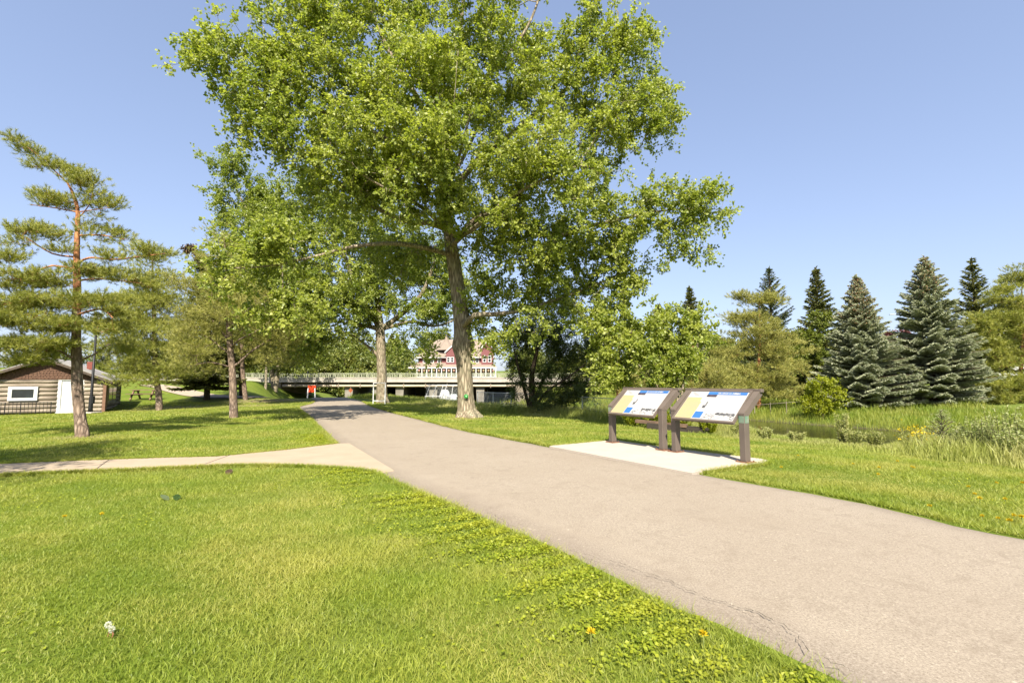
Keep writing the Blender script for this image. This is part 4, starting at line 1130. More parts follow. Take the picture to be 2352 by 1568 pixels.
blobs = [
 (490, 140, 50, 42, 14.3, .6, 22), (545, 150, 75, 65, 14.5, 1.1, 55), (600, 230, 95, 75, 14.6, 1.4, 60), (580, 290, 60, 45, 14.6, .9, 22),
 (680, 60, 85, 95, 15.6, 1.6, 70), (690, 180, 110, 90, 15.2, 1.8, 85), (700, 310, 110, 85, 15, 1.9, 80), (820, 60, 130, 120, 16, 2.2, 100), (850, 200, 140, 120, 15.4, 2.4, 130),
 (860, 340, 140, 100, 15, 2.4, 125), (1000, 60, 150, 120, 16.5, 2.8, 120), (1010, 210, 150, 120, 14.8, 2.2, 130), (1030, 350, 140, 90, 14.2, 1.8, 110),
 (1180, 60, 130, 110, 16.4, 2.6, 110), (1180, 220, 140, 110, 16, 2.6, 120), (1200, 370, 150, 90, 15.6, 2.2, 110), (1320, 160, 90, 90, 17, 2, 75), (1290, 290, 120, 100, 17.4, 2.2, 85),
 (1380, 60, 55, 65, 17, 1.2, 40), (1330, 70, 40, 50, 17, .9, 18), (1430, 130, 75, 70, 17, 1.4, 52), (1500, 190, 55, 65, 17, 1.2, 38), (1520, 270, 40, 45, 17, .9, 20), (1430, 250, 100, 80, 17.2, 1.6, 68), (1400, 340, 80, 60, 17, 1.4, 42), (1480, 300, 50, 40, 17, 1, 16),
 (740, 430, 110, 75, 15.4, 1.8, 60), (860, 450, 110, 80, 15, 1.8, 70), (960, 430, 90, 80, 14.8, 1.6, 60), (1110, 460, 110, 75, 15.8, 1.8, 65), (1260, 440, 120, 70, 16, 2, 70), (1370, 420, 70, 50, 16.6, 1.2, 32),
 (1010, 500, 50, 18, 16.2, .5, 8), (1140, 560, 90, 60, 17.8, 1.8, 46), (1250, 560, 90, 60, 18, 1.8, 46), (1340, 560, 80, 45, 17.6, 1.3, 32), (1410, 500, 60, 45, 17, 1, 24), (1480, 480, 60, 38, 16.8, 1, 22), (1555, 480, 48, 38, 16.6, .8, 24), (1610, 460, 42, 30, 16.3, .7, 20), (1640, 478, 28, 14, 16.2, .5, 8), (1565, 548, 34, 26, 16.4, .6, 12), (1600, 570, 22, 10, 16.4, .3, 4),
 (1180, 660, 90, 55, 18, 1.6, 40), (1290, 640, 90, 50, 18.4, 1.7, 42), (1390, 610, 75, 50, 18.4, 1.4, 38), (1450, 640, 45, 40, 18, 1, 18), (1430, 690, 35, 28, 18.2, .8, 10), (1330, 700, 70, 35, 18.4, 1.2, 20), (1210, 735, 80, 35, 18.2, 1.2, 22), (1105, 700, 30, 45, 17.8, .8, 12), (1120, 780, 26, 40, 17.8, .6, 8), (1020, 805, 26, 16, 18.5, .4, 4),
 (950, -100, 200, 110, 16.5, 3.2, 90), (1150, -110, 160, 100, 16.6, 3, 70), (1040, -230, 130, 90, 16.8, 2.4, 40), (780, -60, 110, 80, 16, 2, 36),
 (690, 590, 85, 50, 14.6, .9, 34), (600, 610, 80, 50, 14.2, .8, 36), (520, 620, 55, 40, 13.9, .6, 22), (560, 690, 55, 28, 14, .5, 14), (640, 680, 70, 40, 14.2, .7, 26), (700, 700, 55, 40, 14.5, .7, 18), (475, 590, 28, 16, 13.8, .3, 7), (780, 620, 60, 45, 15.2, .9, 18), (600, 560, 60, 30, 14.3, .6, 12), (960, 580, 70, 55, 18.6, 1.2, 34), (900, 560, 60, 50, 18.2, 1.2, 20), (1060, 250, 190, 220, 19.6, 1.8, 120), (1200, 430, 160, 100, 19.6, 1.6, 50), (860, 300, 130, 150, 18.6, 1.4, 40)]
A = blob_pts([b[:6]+(int(b[6]*(1.1 if b[1] < 480 else (.85 if b[4] < 15.5 else 1.7))),) for b in blobs], 7, .27, 1.15)
tips = sk.grow(A, step=.35, up=.35)
T, Dd = tip_dirs(sk, tips)
V, F, ti, TV, TF = twig_leaves(T, Dd+[0, 0, .1], 5, 16, .42, .098)
rad = sk.radii(tip=.0055)
V1, F1 = chains_to_mesh(sk.P, sk.par, rad, 9)
# furrowed main trunk replaces the plain one: a fine swept surface with ridges, buttress roots and a burl
tp = np.array(sk.P[:cur+1]); tr_ = np.array(sk.r[:cur+1])
def trunk_skin(P_, r_, n, seed, flare=.35, fur=.05, burl=None):
    k = len(P_); th = np.arange(n)*2*math.pi/n; z = P_[:, 2]-P_[0, 2]; zz, tt = np.meshgrid(z, th, indexing='ij')
    rs = np.random.default_rng(seed); b = np.ones((k, n))
    for i in range(n):
        for j in range(k):
            c_, s_ = math.cos(th[i]), math.sin(th[i])
            b[j, i] += fur*(mnoise(Vector((c_*3.4, s_*3.4, z[j]*1.1+seed)))+.8*mnoise(Vector((c_*9, s_*9, z[j]*1.6+seed)))+.5*mnoise(Vector((c_*18, s_*18, z[j]*2.5))))
    lob = .5+.5*np.cos(tt*5+1.0+.6*np.sin(tt*2))
    b += flare*np.exp(-np.maximum(0, zz-.3)*3.2)*lob
    if burl is not None:
        for (bz, bt, hz, ht, am) in burl: b += am*np.exp(-((zz-bz)/hz)**2-(np.angle(np.exp(1j*(tt-bt)))/ht)**2)
    return sweep(P_, r_, n, b)
zb = at(1065, 795, Y1)[2]-tp[0][2]
TVk, TFk = trunk_skin(tp, tr_, 72, 3, burl=[(zb, 0.2, .32, .8, .26), (zb+.05, 3.2, .28, .7, .3)])
V = V
wood = link('trunk', mesh_from('trunk', np.concatenate([V1-B1, TV-B1, TVk-B1]), [np.concatenate([F1, TFk+len(V1)+len(TV)]), TF+len(V1)], M_bark, smooth=True), p1)
link('crown', mesh_from('crown', V-B1, F, L_pop, ti), p1)
print('poplar1 leaves', len(F))
# green tag nailed to the trunk
tgp = at(1070.5, 909.5, Y1-.42); tg = thing('tree_tag', tgp, 'small round green marker tag nailed to the big poplar trunk', 'tag')
a = MB(); a.tube([(0, .06, 0), (0, .0, 0), (0, -.004, 0)], [.075, .075, .065], 20); a.build('disc', surf('tag_green', (.006, .2, .02), (.006, .15, .015), 4, .4), tg)
a = MB()
for (x0, z0, x1, z1) in ((-.03, .035, -.005, -.02), (-.005, -.02, .01, .03), (.01, .03, .012, -.05), (.012, -.02, .04, .04)): a.bar((x0, -.008, z0), (x1, -.008, z1), .006, .01)
a.build('mark', surf('tag_mark', (.4, .75, .4), None, 3, .5), tg)

# ---------------------------------------------------------------- far poplar
B2 = gnd(878, 925.5); Y2 = B2[1]
p2 = thing('poplar_tree', B2, 'poplar with spreading low limbs standing behind the white pipe frame', 'tree')
sk = Skel()
cur = sk.line([B2-[0, 0, .3], B2, P(877, 900, Y2), P(877, 860, Y2), P(875, 800, Y2), P(873, 757, Y2), P(868, 700, Y2), P(860, 620, Y2), P(850, 520, Y2), P(845, 430, Y2)], [.46, .40, .34, .32, .30, .30, .19, .14, .09, .04], step=.15)
fk = P(873, 757, Y2)
for pts, rr in [
 ([fk, P(895, 742, Y2), P(930, 715, Y2), P(965, 680, Y2-.4), P(985, 640, Y2-.6), P(1000, 590, Y2-.8)], [.2, .19, .17, .14, .11, .06]),
 ([fk, P(905, 748, Y2), P(950, 738, Y2), P(985, 748, Y2), P(1020, 745, Y2), P(1060, 725, Y2)], [.14, .13, .11, .08, .06, .03]),
 ([fk, P(845, 748, Y2), P(812, 742, Y2-.5), P(760, 700, Y2-1), P(700, 670, Y2-1.5), P(620, 660, Y2-2.4)], [.17, .16, .13, .10, .07, .03]),
 ([fk, P(850, 715, Y2), P(810, 650, Y2-.8), P(792, 590, Y2-1), P(730, 520, Y2-1), P(650, 480, Y2-1)], [.19, .17, .14, .12, .08, .04]),
 ([P(876, 830, Y2), P(860, 808, Y2), P(836, 788, Y2), P(800, 765, Y2-.2), P(750, 760, Y2-.2)], [.11, .10, .08, .05, .02]),
 ([P(810, 650, Y2-.8), P(700, 590, Y2-1.4), P(600, 520, Y2-1.8), P(545, 440, Y2-1.8), P(535, 380, Y2-1.8)], [.11, .09, .07, .05, .015])]: sk.line(pts, rr, step=.35)
blobs = [
 (538, 400, 34, 42, Y2-1.9, .9, 34), (520, 470, 30, 40, Y2-1.9, .8, 22), (590, 450, 60, 50, Y2-1.6, 1.2, 50), (600, 530, 90, 60, Y2-1.6, 1.6, 85), (680, 480, 80, 70, Y2-1.2, 1.6, 75), (560, 590, 50, 40, Y2-2.6, 1.1, 32),
 (680, 580, 100, 60, Y2-1.6, 1.8, 90), (550, 640, 85, 45, Y2-4, 1.3, 60), (640, 650, 90, 55, Y2-3.6, 1.5, 75), (600, 700, 60, 28, Y2-4.2, 1, 26), (700, 700, 80, 50, Y2-2.4, 1.5, 55), (780, 560, 90, 90, Y2-1, 2, 90), (780, 680, 90, 60, Y2-1, 1.8, 75),
 (790, 740, 80, 35, Y2-.6, 1.4, 40), (720, 775, 48, 45, Y2-.4, 1.1, 40), (690, 740, 45, 30, Y2-1, 1, 16), (880, 620, 90, 90, Y2, 2.2, 90), (900, 510, 100, 80, Y2, 2.4, 70), (980, 600, 80, 80, Y2, 2, 80), (950, 690, 90, 50, Y2, 1.8, 60), (1040, 660, 60, 60, Y2, 1.6, 40), (850, 700, 60, 40, Y2-.6, 1.4, 34), (960, 765, 50, 24, Y2, .9, 16), (900, 790, 28, 16, Y2, .5, 6), (1000, 720, 50, 25, Y2, 1, 14),
 (760, 440, 90, 70, Y2-.4, 2, 45), (860, 400, 110, 80, Y2, 2.2, 50), (700, 720, 70, 40, Y2+2, 1.2, 30), (850, 600, 140, 90, Y2+2.4, 1.6, 70)]
A = blob_pts([b[:6]+(int(b[6]*(1.9 if b[4] < Y2-3 else 1.35)),) for b in blobs], 6, .36, 1.1); tips = sk.grow(A, step=.45)
T, Dd = tip_dirs(sk, tips)
V, F, ti, TV, TF = twig_leaves(T, Dd, 5, 20, .6, .125)
rad = sk.radii(tip=.008); V1, F1 = chains_to_mesh(sk.P, sk.par, rad, 10)
tp = np.array(sk.P[:cur+1]); TVk, TFk = trunk_skin(tp, np.array(sk.r[:cur+1]), 40, 8, flare=.22)
link('trunk', mesh_from('trunk', np.concatenate([V1-B2, TV-B2, TVk-B2]), [np.concatenate([F1, TFk+len(V1)+len(TV)]), TF+len(V1)], M_bark, smooth=True), p2)
link('crown', mesh_from('crown', V-B2, F, L_pop2, ti), p2)
print('poplar2 leaves', len(F))

# ---------------------------------------------------------------- grown shrubs and small trees
def grown(name, label, cat, base, lines, blobs, m, wm, ntw, nlf, tl, size, asp=.8, tip=.005, droop=.25, group=None, step=.3, wmin=0):
    t = thing(name, base, label, cat, group); s_ = Skel()
    for k, (pts, rr) in enumerate(lines):
        if k == 0: s_.line([base-[0, 0, .2]]+pts, rr, step=step)
        else: s_.line([base]+pts, rr, step=step)
    tips = s_.grow(blob_pts(blobs, 5, .2, 1.1), step=step); T, Dd = tip_dirs(s_, tips)
    V, F, ti, TV, TF = twig_leaves(T, Dd, ntw, nlf, tl, size, asp=asp, droop=droop)
    wood_mesh('trunk', s_, s_.radii(tip=tip), wm, t, base, (TV, TF), 10, minr=wmin)
    link('crown', mesh_from('crown', V-base, F, m, ti), t); print(name, len(F)); return t
Yw = 25; bw = onz(at(1218, 950, Yw)[0], Yw)
grown('willow_shrub', 'dark many stemmed willow shrub standing right of the big poplar trunk', 'shrub', bw,
 [([P(1222, 910, Yw), P(1222, 860, Yw), P(1235, 800, Yw), P(1250, 740, Yw)], [.2, .17, .14, .09, .04]), ([P(1206, 900, Yw), P(1192, 850, Yw-.3), P(1180, 800, Yw-.5)], [.1, .09, .07, .03]),
  ([P(1240, 890, Yw+.3), P(1265, 840, Yw+.4), P(1300, 790, Yw+.2)], [.12, .10, .08, .04]), ([P(1255, 900, Yw-.5), P(1300, 870, Yw-1), P(1340, 840, Yw-1)], [.08, .07, .05, .03])],
 [(1240, 760, 75, 60, Yw, 1.4, 80), (1300, 770, 70, 60, Yw, 1.3, 70), (1190, 790, 45, 50, Yw, 1, 40), (1340, 810, 55, 50, Yw-.4, 1.2, 50), (1270, 840, 70, 45, Yw, 1.2, 62), (1340, 870, 50, 35, Yw-.6, 1, 36), (1300, 900, 50, 30, Yw-.8, .9, 34), (1255, 915, 40, 30, Yw-.8, .8, 30), (1180, 850, 30, 40, Yw, .8, 22), (1195, 900, 25, 30, Yw-.4, .6, 14), (1250, 945, 35, 12, Yw-.9, .5, 14), (1280, 700, 50, 35, Yw+.3, 1, 26)],
 L_willow, M_bark2, 6, 20, .42, .11, asp=.34, group=None)
by = onz(5.7, 16.3); Yy = 16.6
grown('young_poplar', 'young bushy poplar growing directly behind the information boards', 'tree', by,
 [([P(1560, 950, 16.4), P(1555, 880, 16.6), P(1540, 800, 17), P(1530, 730, 17)], [.09, .08, .065, .045, .02]), ([P(1520, 900, 16.3), P(1470, 840, 16.6), P(1420, 790, 17)], [.05, .045, .035, .02]), ([P(1570, 880, 16.6), P(1600, 800, 17), P(1610, 750, 17)], [.05, .04, .03, .015])],
 [(1510, 770, 75, 45, 16.8, .9, 66), (1590, 770, 40, 38, 17, .7, 30), (1450, 770, 60, 38, 17, .8, 40), (1395, 760, 55, 40, 17.4, .8, 34), (1400, 820, 50, 40, 17.2, .8, 34), (1470, 830, 70, 45, 16.6, .9, 60), (1550, 830, 60, 45, 16.8, .9, 50), (1540, 880, 55, 28, 16.8, .8, 26), (1430, 870, 40, 22, 16.8, .6, 16), (1360, 740, 35, 30, 17.6, .6, 16), (1540, 722, 22, 16, 17, .4, 6)],
 L_pop, M_bark, 5, 17, .36, .098)

# ---------------------------------------------------------------- pines on the left lawn
def PB(Y, L_, k=1.6): return [(x, y, rx, ry, Y+dy, rd, int(n*k)) for (x, y, rx, ry, dy, rd, n) in L_]
ba = gnd(190, 1002); Ya = ba[1]
pa = thing('pine_tree', ba, 'tall open pine with an orange upper trunk and one long branch pointing up left', 'tree')
sk = Skel()
cur = sk.line([ba-[0, 0, .2], ba+[0, 0, .02], P(185, 965, Ya), P(180, 920, Ya), P(177, 880, Ya), P(177, 840, Ya), P(175, 790, Ya), P(176, 730, Ya), P(177, 660, Ya), P(176, 590, Ya), P(178, 520, Ya), P(178, 480, Ya), P(168, 445, Ya), P(155, 420, Ya)], [.145, .13, .115, .108, .112, .105, .095, .09, .08, .065, .05, .04, .03, .02], step=.08)
ncur = cur
for pts, rr in [
 ([P(155, 420, Ya), P(125, 392, Ya), P(85, 355, Ya-.1), P(36, 318, Ya-.2)], [.018, .014, .011, .006]),
 ([P(178, 500, Ya), P(205, 470, Ya), P(216, 420, Ya)], [.018, .014, .008]),
 ([P(178, 490, Ya), P(130, 478, Ya), P(70, 470, Ya)], [.02, .015, .008]), ([P(177, 485, Ya), P(215, 482, Ya), P(262, 476, Ya)], [.018, .013, .006]),
 ([P(176, 590, Ya), P(120, 582, Ya-.1), P(60, 545, Ya-.3)], [.025, .02, .01]), ([P(176, 540, Ya), P(230, 540, Ya+.1), P(290, 550, Ya+.2)], [.022, .017, .008]),
 ([P(176, 605, Ya), P(205, 592, Ya-.2), P(260, 596, Ya-.4), P(330, 588, Ya-.6), P(380, 582, Ya-.7)], [.03, .026, .02, .014, .008]),
 ([P(176, 625, Ya), P(120, 610, Ya-.3), P(40, 640, Ya-.5), P(-20, 640, Ya-.6)], [.028, .022, .015, .01]), ([P(177, 648, Ya), P(230, 640, Ya+.3), P(320, 650, Ya+.6)], [.028, .02, .01]),
 ([P(177, 700, Ya), P(90, 690, Ya-.4), P(0, 700, Ya-.7)], [.03, .022, .012]), ([P(177, 720, Ya), P(230, 710, Ya-.6), P(260, 730, Ya-1.0)], [.028, .02, .01]),
 ([P(177, 830, Ya), P(150, 812, Ya-.2), P(110, 800, Ya-.4), P(60, 820, Ya-.6)], [.03, .026, .02, .01]), ([P(180, 835, Ya), P(196, 822, Ya), P(214, 815, Ya+.1), P(250, 790, Ya+.3)], [.03, .026, .02, .012])]: sk.line(pts, rr, step=.15)
blobs = PB(Ya, [
 (38, 322, 16, 14, -.2, .12, 10), (70, 348, 30, 14, -.1, .15, 18), (110, 378, 34, 15, 0, .2, 22), (155, 395, 25, 18, 0, .25, 22), (190, 425, 30, 25, 0, .35, 30), (216, 410, 10, 20, 0, .12, 8), (222, 445, 22, 15, 0, .2, 10),
 (85, 460, 42, 14, 0, .5, 26), (140, 468, 45, 15, 0, .5, 26), (205, 475, 30, 14, .1, .4, 12), (250, 468, 28, 13, 0, .35, 18), (205, 508, 35, 9, .1, .5, 14),
 (60, 528, 55, 16, -.2, .6, 36), (120, 540, 50, 16, 0, .6, 28), (25, 560, 35, 16, -.4, .5, 18), (235, 540, 45, 14, .2, .6, 22), (285, 552, 25, 10, .2, .35, 10), (140, 575, 35, 9, -.2, .5, 12),
 (330, 585, 48, 12, -.5, .5, 26), (372, 580, 16, 12, -.7, .2, 8), (270, 592, 40, 10, -.3, .5, 18), (40, 600, 40, 18, -.5, .6, 24), (210, 625, 45, 12, .2, .6, 22), (20, 645, 60, 22, -.6, .7, 40), (110, 640, 60, 18, -.5, .7, 32), (300, 640, 60, 16, .6, .7, 30), (350, 655, 30, 12, .7, .4, 12),
 (60, 690, 90, 24, -.6, .8, 56), (180, 690, 60, 18, -.7, .6, 30), (240, 700, 60, 20, -.7, .7, 32), (20, 740, 60, 30, -.7, .8, 44), (120, 745, 90, 24, -.7, .8, 56), (230, 750, 55, 22, -.6, .7, 34), (40, 790, 70, 26, -.6, .8, 48), (140, 790, 60, 18, -.6, .6, 30), (60, 828, 60, 16, -.6, .7, 28), (-60, 700, 60, 60, -.6, .9, 40), (270, 800, 35, 18, .3, .5, 18), (-50, 790, 50, 40, -.6, .8, 24),
 (120, 720, 110, 60, .9, .5, 40), (200, 620, 80, 40, 1.0, .5, 14)])
tips = sk.grow(blob_pts([(b[0], b[1], b[2]*.84, b[3]*.8, b[4], b[5]*.85, max(4, int(b[6]*.5*(1.45 if b[1] > 600 else .9)))) for b in blobs], 4, .10, .45), step=.18, sag=-.05, up=.05)
T, Dd = tip_dirs(sk, tips); per = 7
def needle_crown(T, Dd, per, spread, tuft, nn, w_, cone=.75, upb=.55):
    m_ = len(T); off = rng.normal(size=(m_, per, 3))*np.array([spread, spread, spread*.35])
    P_ = (T[:, None]+off).reshape(-1, 3); D_ = np.repeat(Dd, per, 0)*.5+off.reshape(-1, 3)/spread*.4+[0, 0, upb]; P0 = np.repeat(T, per, 0)
    V, F, ti = tufts(P_, D_, tuft, nn, w_, cone, tl=1.0)
    s = unit(np.cross(P_-P0, [0, 0, 1.]))*.0025; TV = np.stack([P0-s, P0+s, P_], 1).reshape(-1, 3)
    return V, F, ti, TV, np.arange(len(TV)).reshape(-1, 3)
V, F, ti, TV, TF = needle_crown(T, Dd, 9, .11, .095, 22, .009)
rad = sk.radii(tip=.003); V1, F1 = chains_to_mesh(sk.P, sk.par, rad, 10)
tp = np.array(sk.P[:ncur+1]); TVk, TFk = trunk_skin(tp, np.array(sk.r[:ncur+1]), 30, 5, flare=.15, fur=.04)
kz = at(0, 720, Ya)[2]   # bark turns orange up the trunk
fz = TVk.reshape(-1, 3)[TFk[:, 0], 2]
mi = np.concatenate([(V1[F1[:, 0], 2] > kz-.6).astype(int), (fz > kz).astype(int), np.ones(len(TF), int)])
link('trunk', mesh_from('trunk', np.concatenate([V1-ba, TVk-ba, TV-ba]), [np.concatenate([F1, TFk+len(V1)]), TF+len(V1)+len(TVk)], [M_pinebark, M_orange], smooth=True, mi=mi), pa)
link('crown', mesh_from('crown', V-ba, F, L_pine, ti), pa); print('pineA needles', len(F))

def left_pine(label, base, tpts, trr, limbs, bl, m, wm, per, spread, tuft, nn, w_, step=.25, name='pine_tree'):
    t = thing(name, base, label, 'tree'); s_ = Skel(); s_.line([base-[0, 0, .2], base]+tpts, trr, step=.2)
    for pts, rr in limbs: s_.line(pts, rr, step=.2)
    tips = s_.grow(blob_pts(bl, 4, spread*.9, .55), step=step, sag=-.04, up=.05); T, Dd = tip_dirs(s_, tips)
    V, F, ti, TV, TF = needle_crown(T, Dd, per, spread, tuft, nn, w_)
    wood_mesh('trunk', s_, s_.radii(tip=.004), wm, t, base, (TV, TF), 12)
    link('crown', mesh_from('crown', V-base, F, m, ti), t); print(label[:20], len(F)); return t
bb = gnd(366, 942); Yb_ = bb[1]
left_pine('bushy dark green pine between the log cabin and the picnic table', bb, [P(364, 900, Yb_), P(357, 860, Yb_), P(355, 790, Yb_), P(352, 700, Yb_), P(350, 620, Yb_), P(350, 585, Yb_)], [.19, .18, .16, .15, .12, .08, .05, .02], [],
 PB(Yb_, [(350, 595, 24, 22, 0, .5, 18), (345, 640, 45, 20, 0, .9, 34), (385, 650, 18, 16, 0, .4, 8), (320, 690, 60, 25, 0, 1.2, 46), (390, 700, 50, 22, 0, 1, 34), (300, 745, 70, 30, -.3, 1.4, 60), (380, 750, 80, 30, -.3, 1.4, 66), (330, 800, 80, 26, -.3, 1.5, 60), (410, 800, 65, 28, 0, 1.3, 50), (260, 800, 40, 30, 0, 1, 26), (300, 845, 65, 20, -.4, 1.2, 42), (400, 850, 55, 24, 0, 1.2, 36), (280, 865, 30, 14, -.4, .6, 12), (340, 872, 35, 14, -.3, .7, 12), (350, 740, 110, 90, 1.2, .8, 60)]),
 L_pine, M_pinebark, 11, .28, .16, 18, .017)
bc = gnd(537, 959); Yc = bc[1]
left_pine('thin see-through pine with bare orange limbs on the lawn left of the path', bc, [P(536, 920, Yc), P(534, 860, Yc), P(529, 800, Yc), P(526, 760, Yc), P(524, 700, Yc), P(520, 620, Yc), P(515, 540, Yc)], [.17, .155, .135, .12, .11, .10, .07, .045, .015],
 [([P(532, 850, Yc), P(552, 830, Yc), P(580, 805, Yc), P(620, 780, Yc+.2), P(650, 765, Yc+.3)], [.05, .045, .035, .025, .01]), ([P(529, 815, Yc), P(510, 800, Yc), P(480, 775, Yc-.2), P(455, 765, Yc-.3)], [.045, .035, .025, .01]),
  ([P(528, 800, Yc), P(550, 780, Yc-.4), P(590, 760, Yc-.8), P(630, 730, Yc-1)], [.045, .035, .025, .01]), ([P(531, 850, Yc), P(512, 838, Yc-.3), P(480, 832, Yc-.6), P(440, 840, Yc-.8)], [.035, .028, .02, .008]),
  ([P(527, 790, Yc), P(505, 755, Yc+.3), P(475, 720, Yc+.5)], [.04, .03, .012]), ([P(526, 770, Yc), P(545, 730, Yc+.3), P(575, 690, Yc+.4)], [.04, .03, .012])],
 PB(Yc, [(515, 540, 28, 30, 0, .5, 14), (510, 600, 45, 30, 0, .8, 26), (460, 660, 50, 30, -.2, .9, 40), (540, 670, 60, 30, -.3, 1, 40), (440, 710, 45, 28, -.2, .9, 34), (500, 720, 50, 25, -.6, .8, 30), (580, 710, 60, 32, -.4, 1, 46), (640, 740, 45, 35, -.3, .9, 38), (640, 780, 40, 22, 0, .8, 22), (570, 770, 60, 20, .6, .9, 24), (470, 770, 50, 20, -.2, .9, 28), (440, 815, 50, 24, -.5, 1, 34), (470, 850, 40, 14, -.5, .8, 14), (620, 820, 35, 16, 0, .7, 12), (420, 760, 30, 24, 0, .6, 12), (560, 740, 90, 60, 1.0, .7, 30)]),
 L_pineo, M_pinebark, 8, .22, .12, 16, .012)
# pines and trunks further back
be = gnd(555, 909.5)
left_pine('slender dark pine trunk pair, left one, behind the see-through pine', onz(be[0], be[1]), [at(553, 870, be[1]), at(550, 800, be[1]), at(548, 700, be[1]), at(548, 640, be[1])], [.2, .18, .17, .15, .10, .03], [],
 PB(be[1], [(540, 680, 60, 40, 0, 1.6, 50), (560, 740, 80, 45, 0, 2, 70), (600, 790, 70, 36, 0, 2, 60), (520, 800, 60, 36, 0, 1.8, 50), (570, 830, 50, 20, 0, 1.5, 24)]), L_pine, M_bark2, 9, .45, .26, 15, .03, .5)
bf = gnd(564, 918)
left_pine('slender pine trunk pair, right one, leaning slightly behind the see-through pine', onz(bf[0], bf[1]), [at(560, 880, bf[1]), at(556, 830, bf[1]), at(556, 770, bf[1]), at(560, 680, bf[1])], [.2, .17, .16, .14, .10, .03], [],
 PB(bf[1], [(600, 700, 60, 40, 0, 1.4, 46), (640, 760, 60, 40, 0, 1.6, 54), (580, 790, 60, 30, 0, 1.4, 36), (660, 810, 40, 30, 0, 1.2, 28), (500, 690, 40, 40, 0, 1.2, 22)]), L_pineo, M_pinebark, 9, .4, .24, 15, .027, .5)
bd = gnd(475, 918)
sp = spruce('spruce_tree', 'tall spruce with a bent cone-laden tip behind the see-through pine', 'tree', None, 1.3+(877-572)*bd[1]/1100-bd[2], 2.9, L_spr, M_bark2, dens=.9, sl=.3, sw=.09, conem=L_cone, lean=(-1.1, 0), clear=.09, coner=.1)
sp.location = bd
tc_ = [at(x_, y_, bd[1])-bd for x_, y_ in ((462, 612), (455, 590), (446, 570), (436, 566), (428, 574))]
a = MB(); a.tube(tc_, [.05, .045, .04, .03, .02], 6); a.build('bent_tip', M_bark2, sp)
n_ = 420; u_ = rng.random(n_)*4; i_ = u_.astype(int); f_ = (u_-i_)[:, None]; tc_ = np.array(tc_+[tc_[-1]]); pp_ = tc_[i_]*(1-f_)+tc_[i_+1]*f_+rng.normal(size=(n_, 3))*.14
V, F = shoots(pp_, rng.normal(size=(n_, 3))*.5+[0, 0, -1], .26, .1, k=3); c_ = link('cones', mesh_from('cones', V, F, leafmat('dark_cone', (.05, .03, .015), (.2, .13, .06), .05, .7), np.repeat(rng.random(n_), 3)), sp); c_['kind'] = 'stuff'; c_['label'] = 'dark brown cones crowding the bent tip'
for a_ in sp.children:
    pass
for (x, y, rx, lab, H_, tw, bl) in (
  (631, 897, 0, 'stout double grey trunk tree on the rise left of the bridge', 6.8, .34, [(600, 770, 50, 40, 0, 2, 40), (650, 790, 60, 45, 0, 2.2, 60), (700, 800, 45, 36, 0, 2, 40), (640, 840, 45, 16, 0, 1.4, 20), (690, 840, 40, 18, 0, 1.4, 22), (670, 740, 60, 40, 0, 2, 40)]),
  (610, 893, 0, 'thin brown trunk tree just left of the stout double trunk', 5.8, .14, [(590, 800, 36, 30, 0, 1.6, 26), (620, 770, 40, 36, 0, 1.8, 26), (585, 840, 30, 14, 0, 1.2, 12)])):
    g_ = gnd(x, y); Yg_ = g_[1]
    ln = [([at(x+1, 870, Yg_), at(x+2, 830, Yg_), at(x+4, 780, Yg_)], [tw*1.35, tw*1.1, tw, tw*.5])]
    if tw > .2: ln = [([at(x-5, 870, Yg_), at(x-8, 830, Yg_), at(x-14, 780, Yg_)], [tw*1.2, tw, tw*.8, tw*.4]), ([at(x+6, 865, Yg_), at(x+12, 820, Yg_), at(x+30, 770, Yg_)], [tw*1.1, tw*.95, tw*.7, tw*.3])]
    grown('leafy_tree', lab, 'tree', g_, ln, PB(Yg_, bl), L_mid, M_bark, 4, 10, .9, .24, step=.7, tip=.012)
# pine standing outside the frame on the left: it throws the near shadow over the lawn
bz = onz(-8.5, 4.2)
t = thing('pine_tree', bz, 'pine just outside the left edge whose shadow falls across the near lawn', 'tree'); s_ = Skel()
s_.line([bz-[0, 0, .2], bz+[0, 0, 1.5], bz+[.1, 0, 3.5], bz+[0, 0, 6.5]], [.16, .14, .1, .03])
A = []
for (hx, hz, rr, n) in ((0, 6.3, .6, 45), (0, 5.3, .7, 30), (.1, 5.3, 1.1, 60), (.3, 4.5, 1.5, 110), (-.2, 3.7, 1.9, 150), (.2, 2.9, 2.1, 150), (0, 2.2, 2.0, 110)):
    v = unit(rng.normal(size=(n, 3)))*(rng.random((n, 1))**.4); A.append(bz+[hx, 0, hz]+v*[rr, rr, .35])
tips = s_.grow(np.concatenate(A), step=.25, sag=-.04); T, Dd = tip_dirs(s_, tips)
V, F, ti, TV, TF = needle_crown(T, Dd, 6, .2, .12, 14, .014)
wood_mesh('trunk', s_, s_.radii(tip=.004), M_pinebark, t, bz, (TV, TF), 10); link('crown', mesh_from('crown', V-bz, F, L_pine, ti), t)

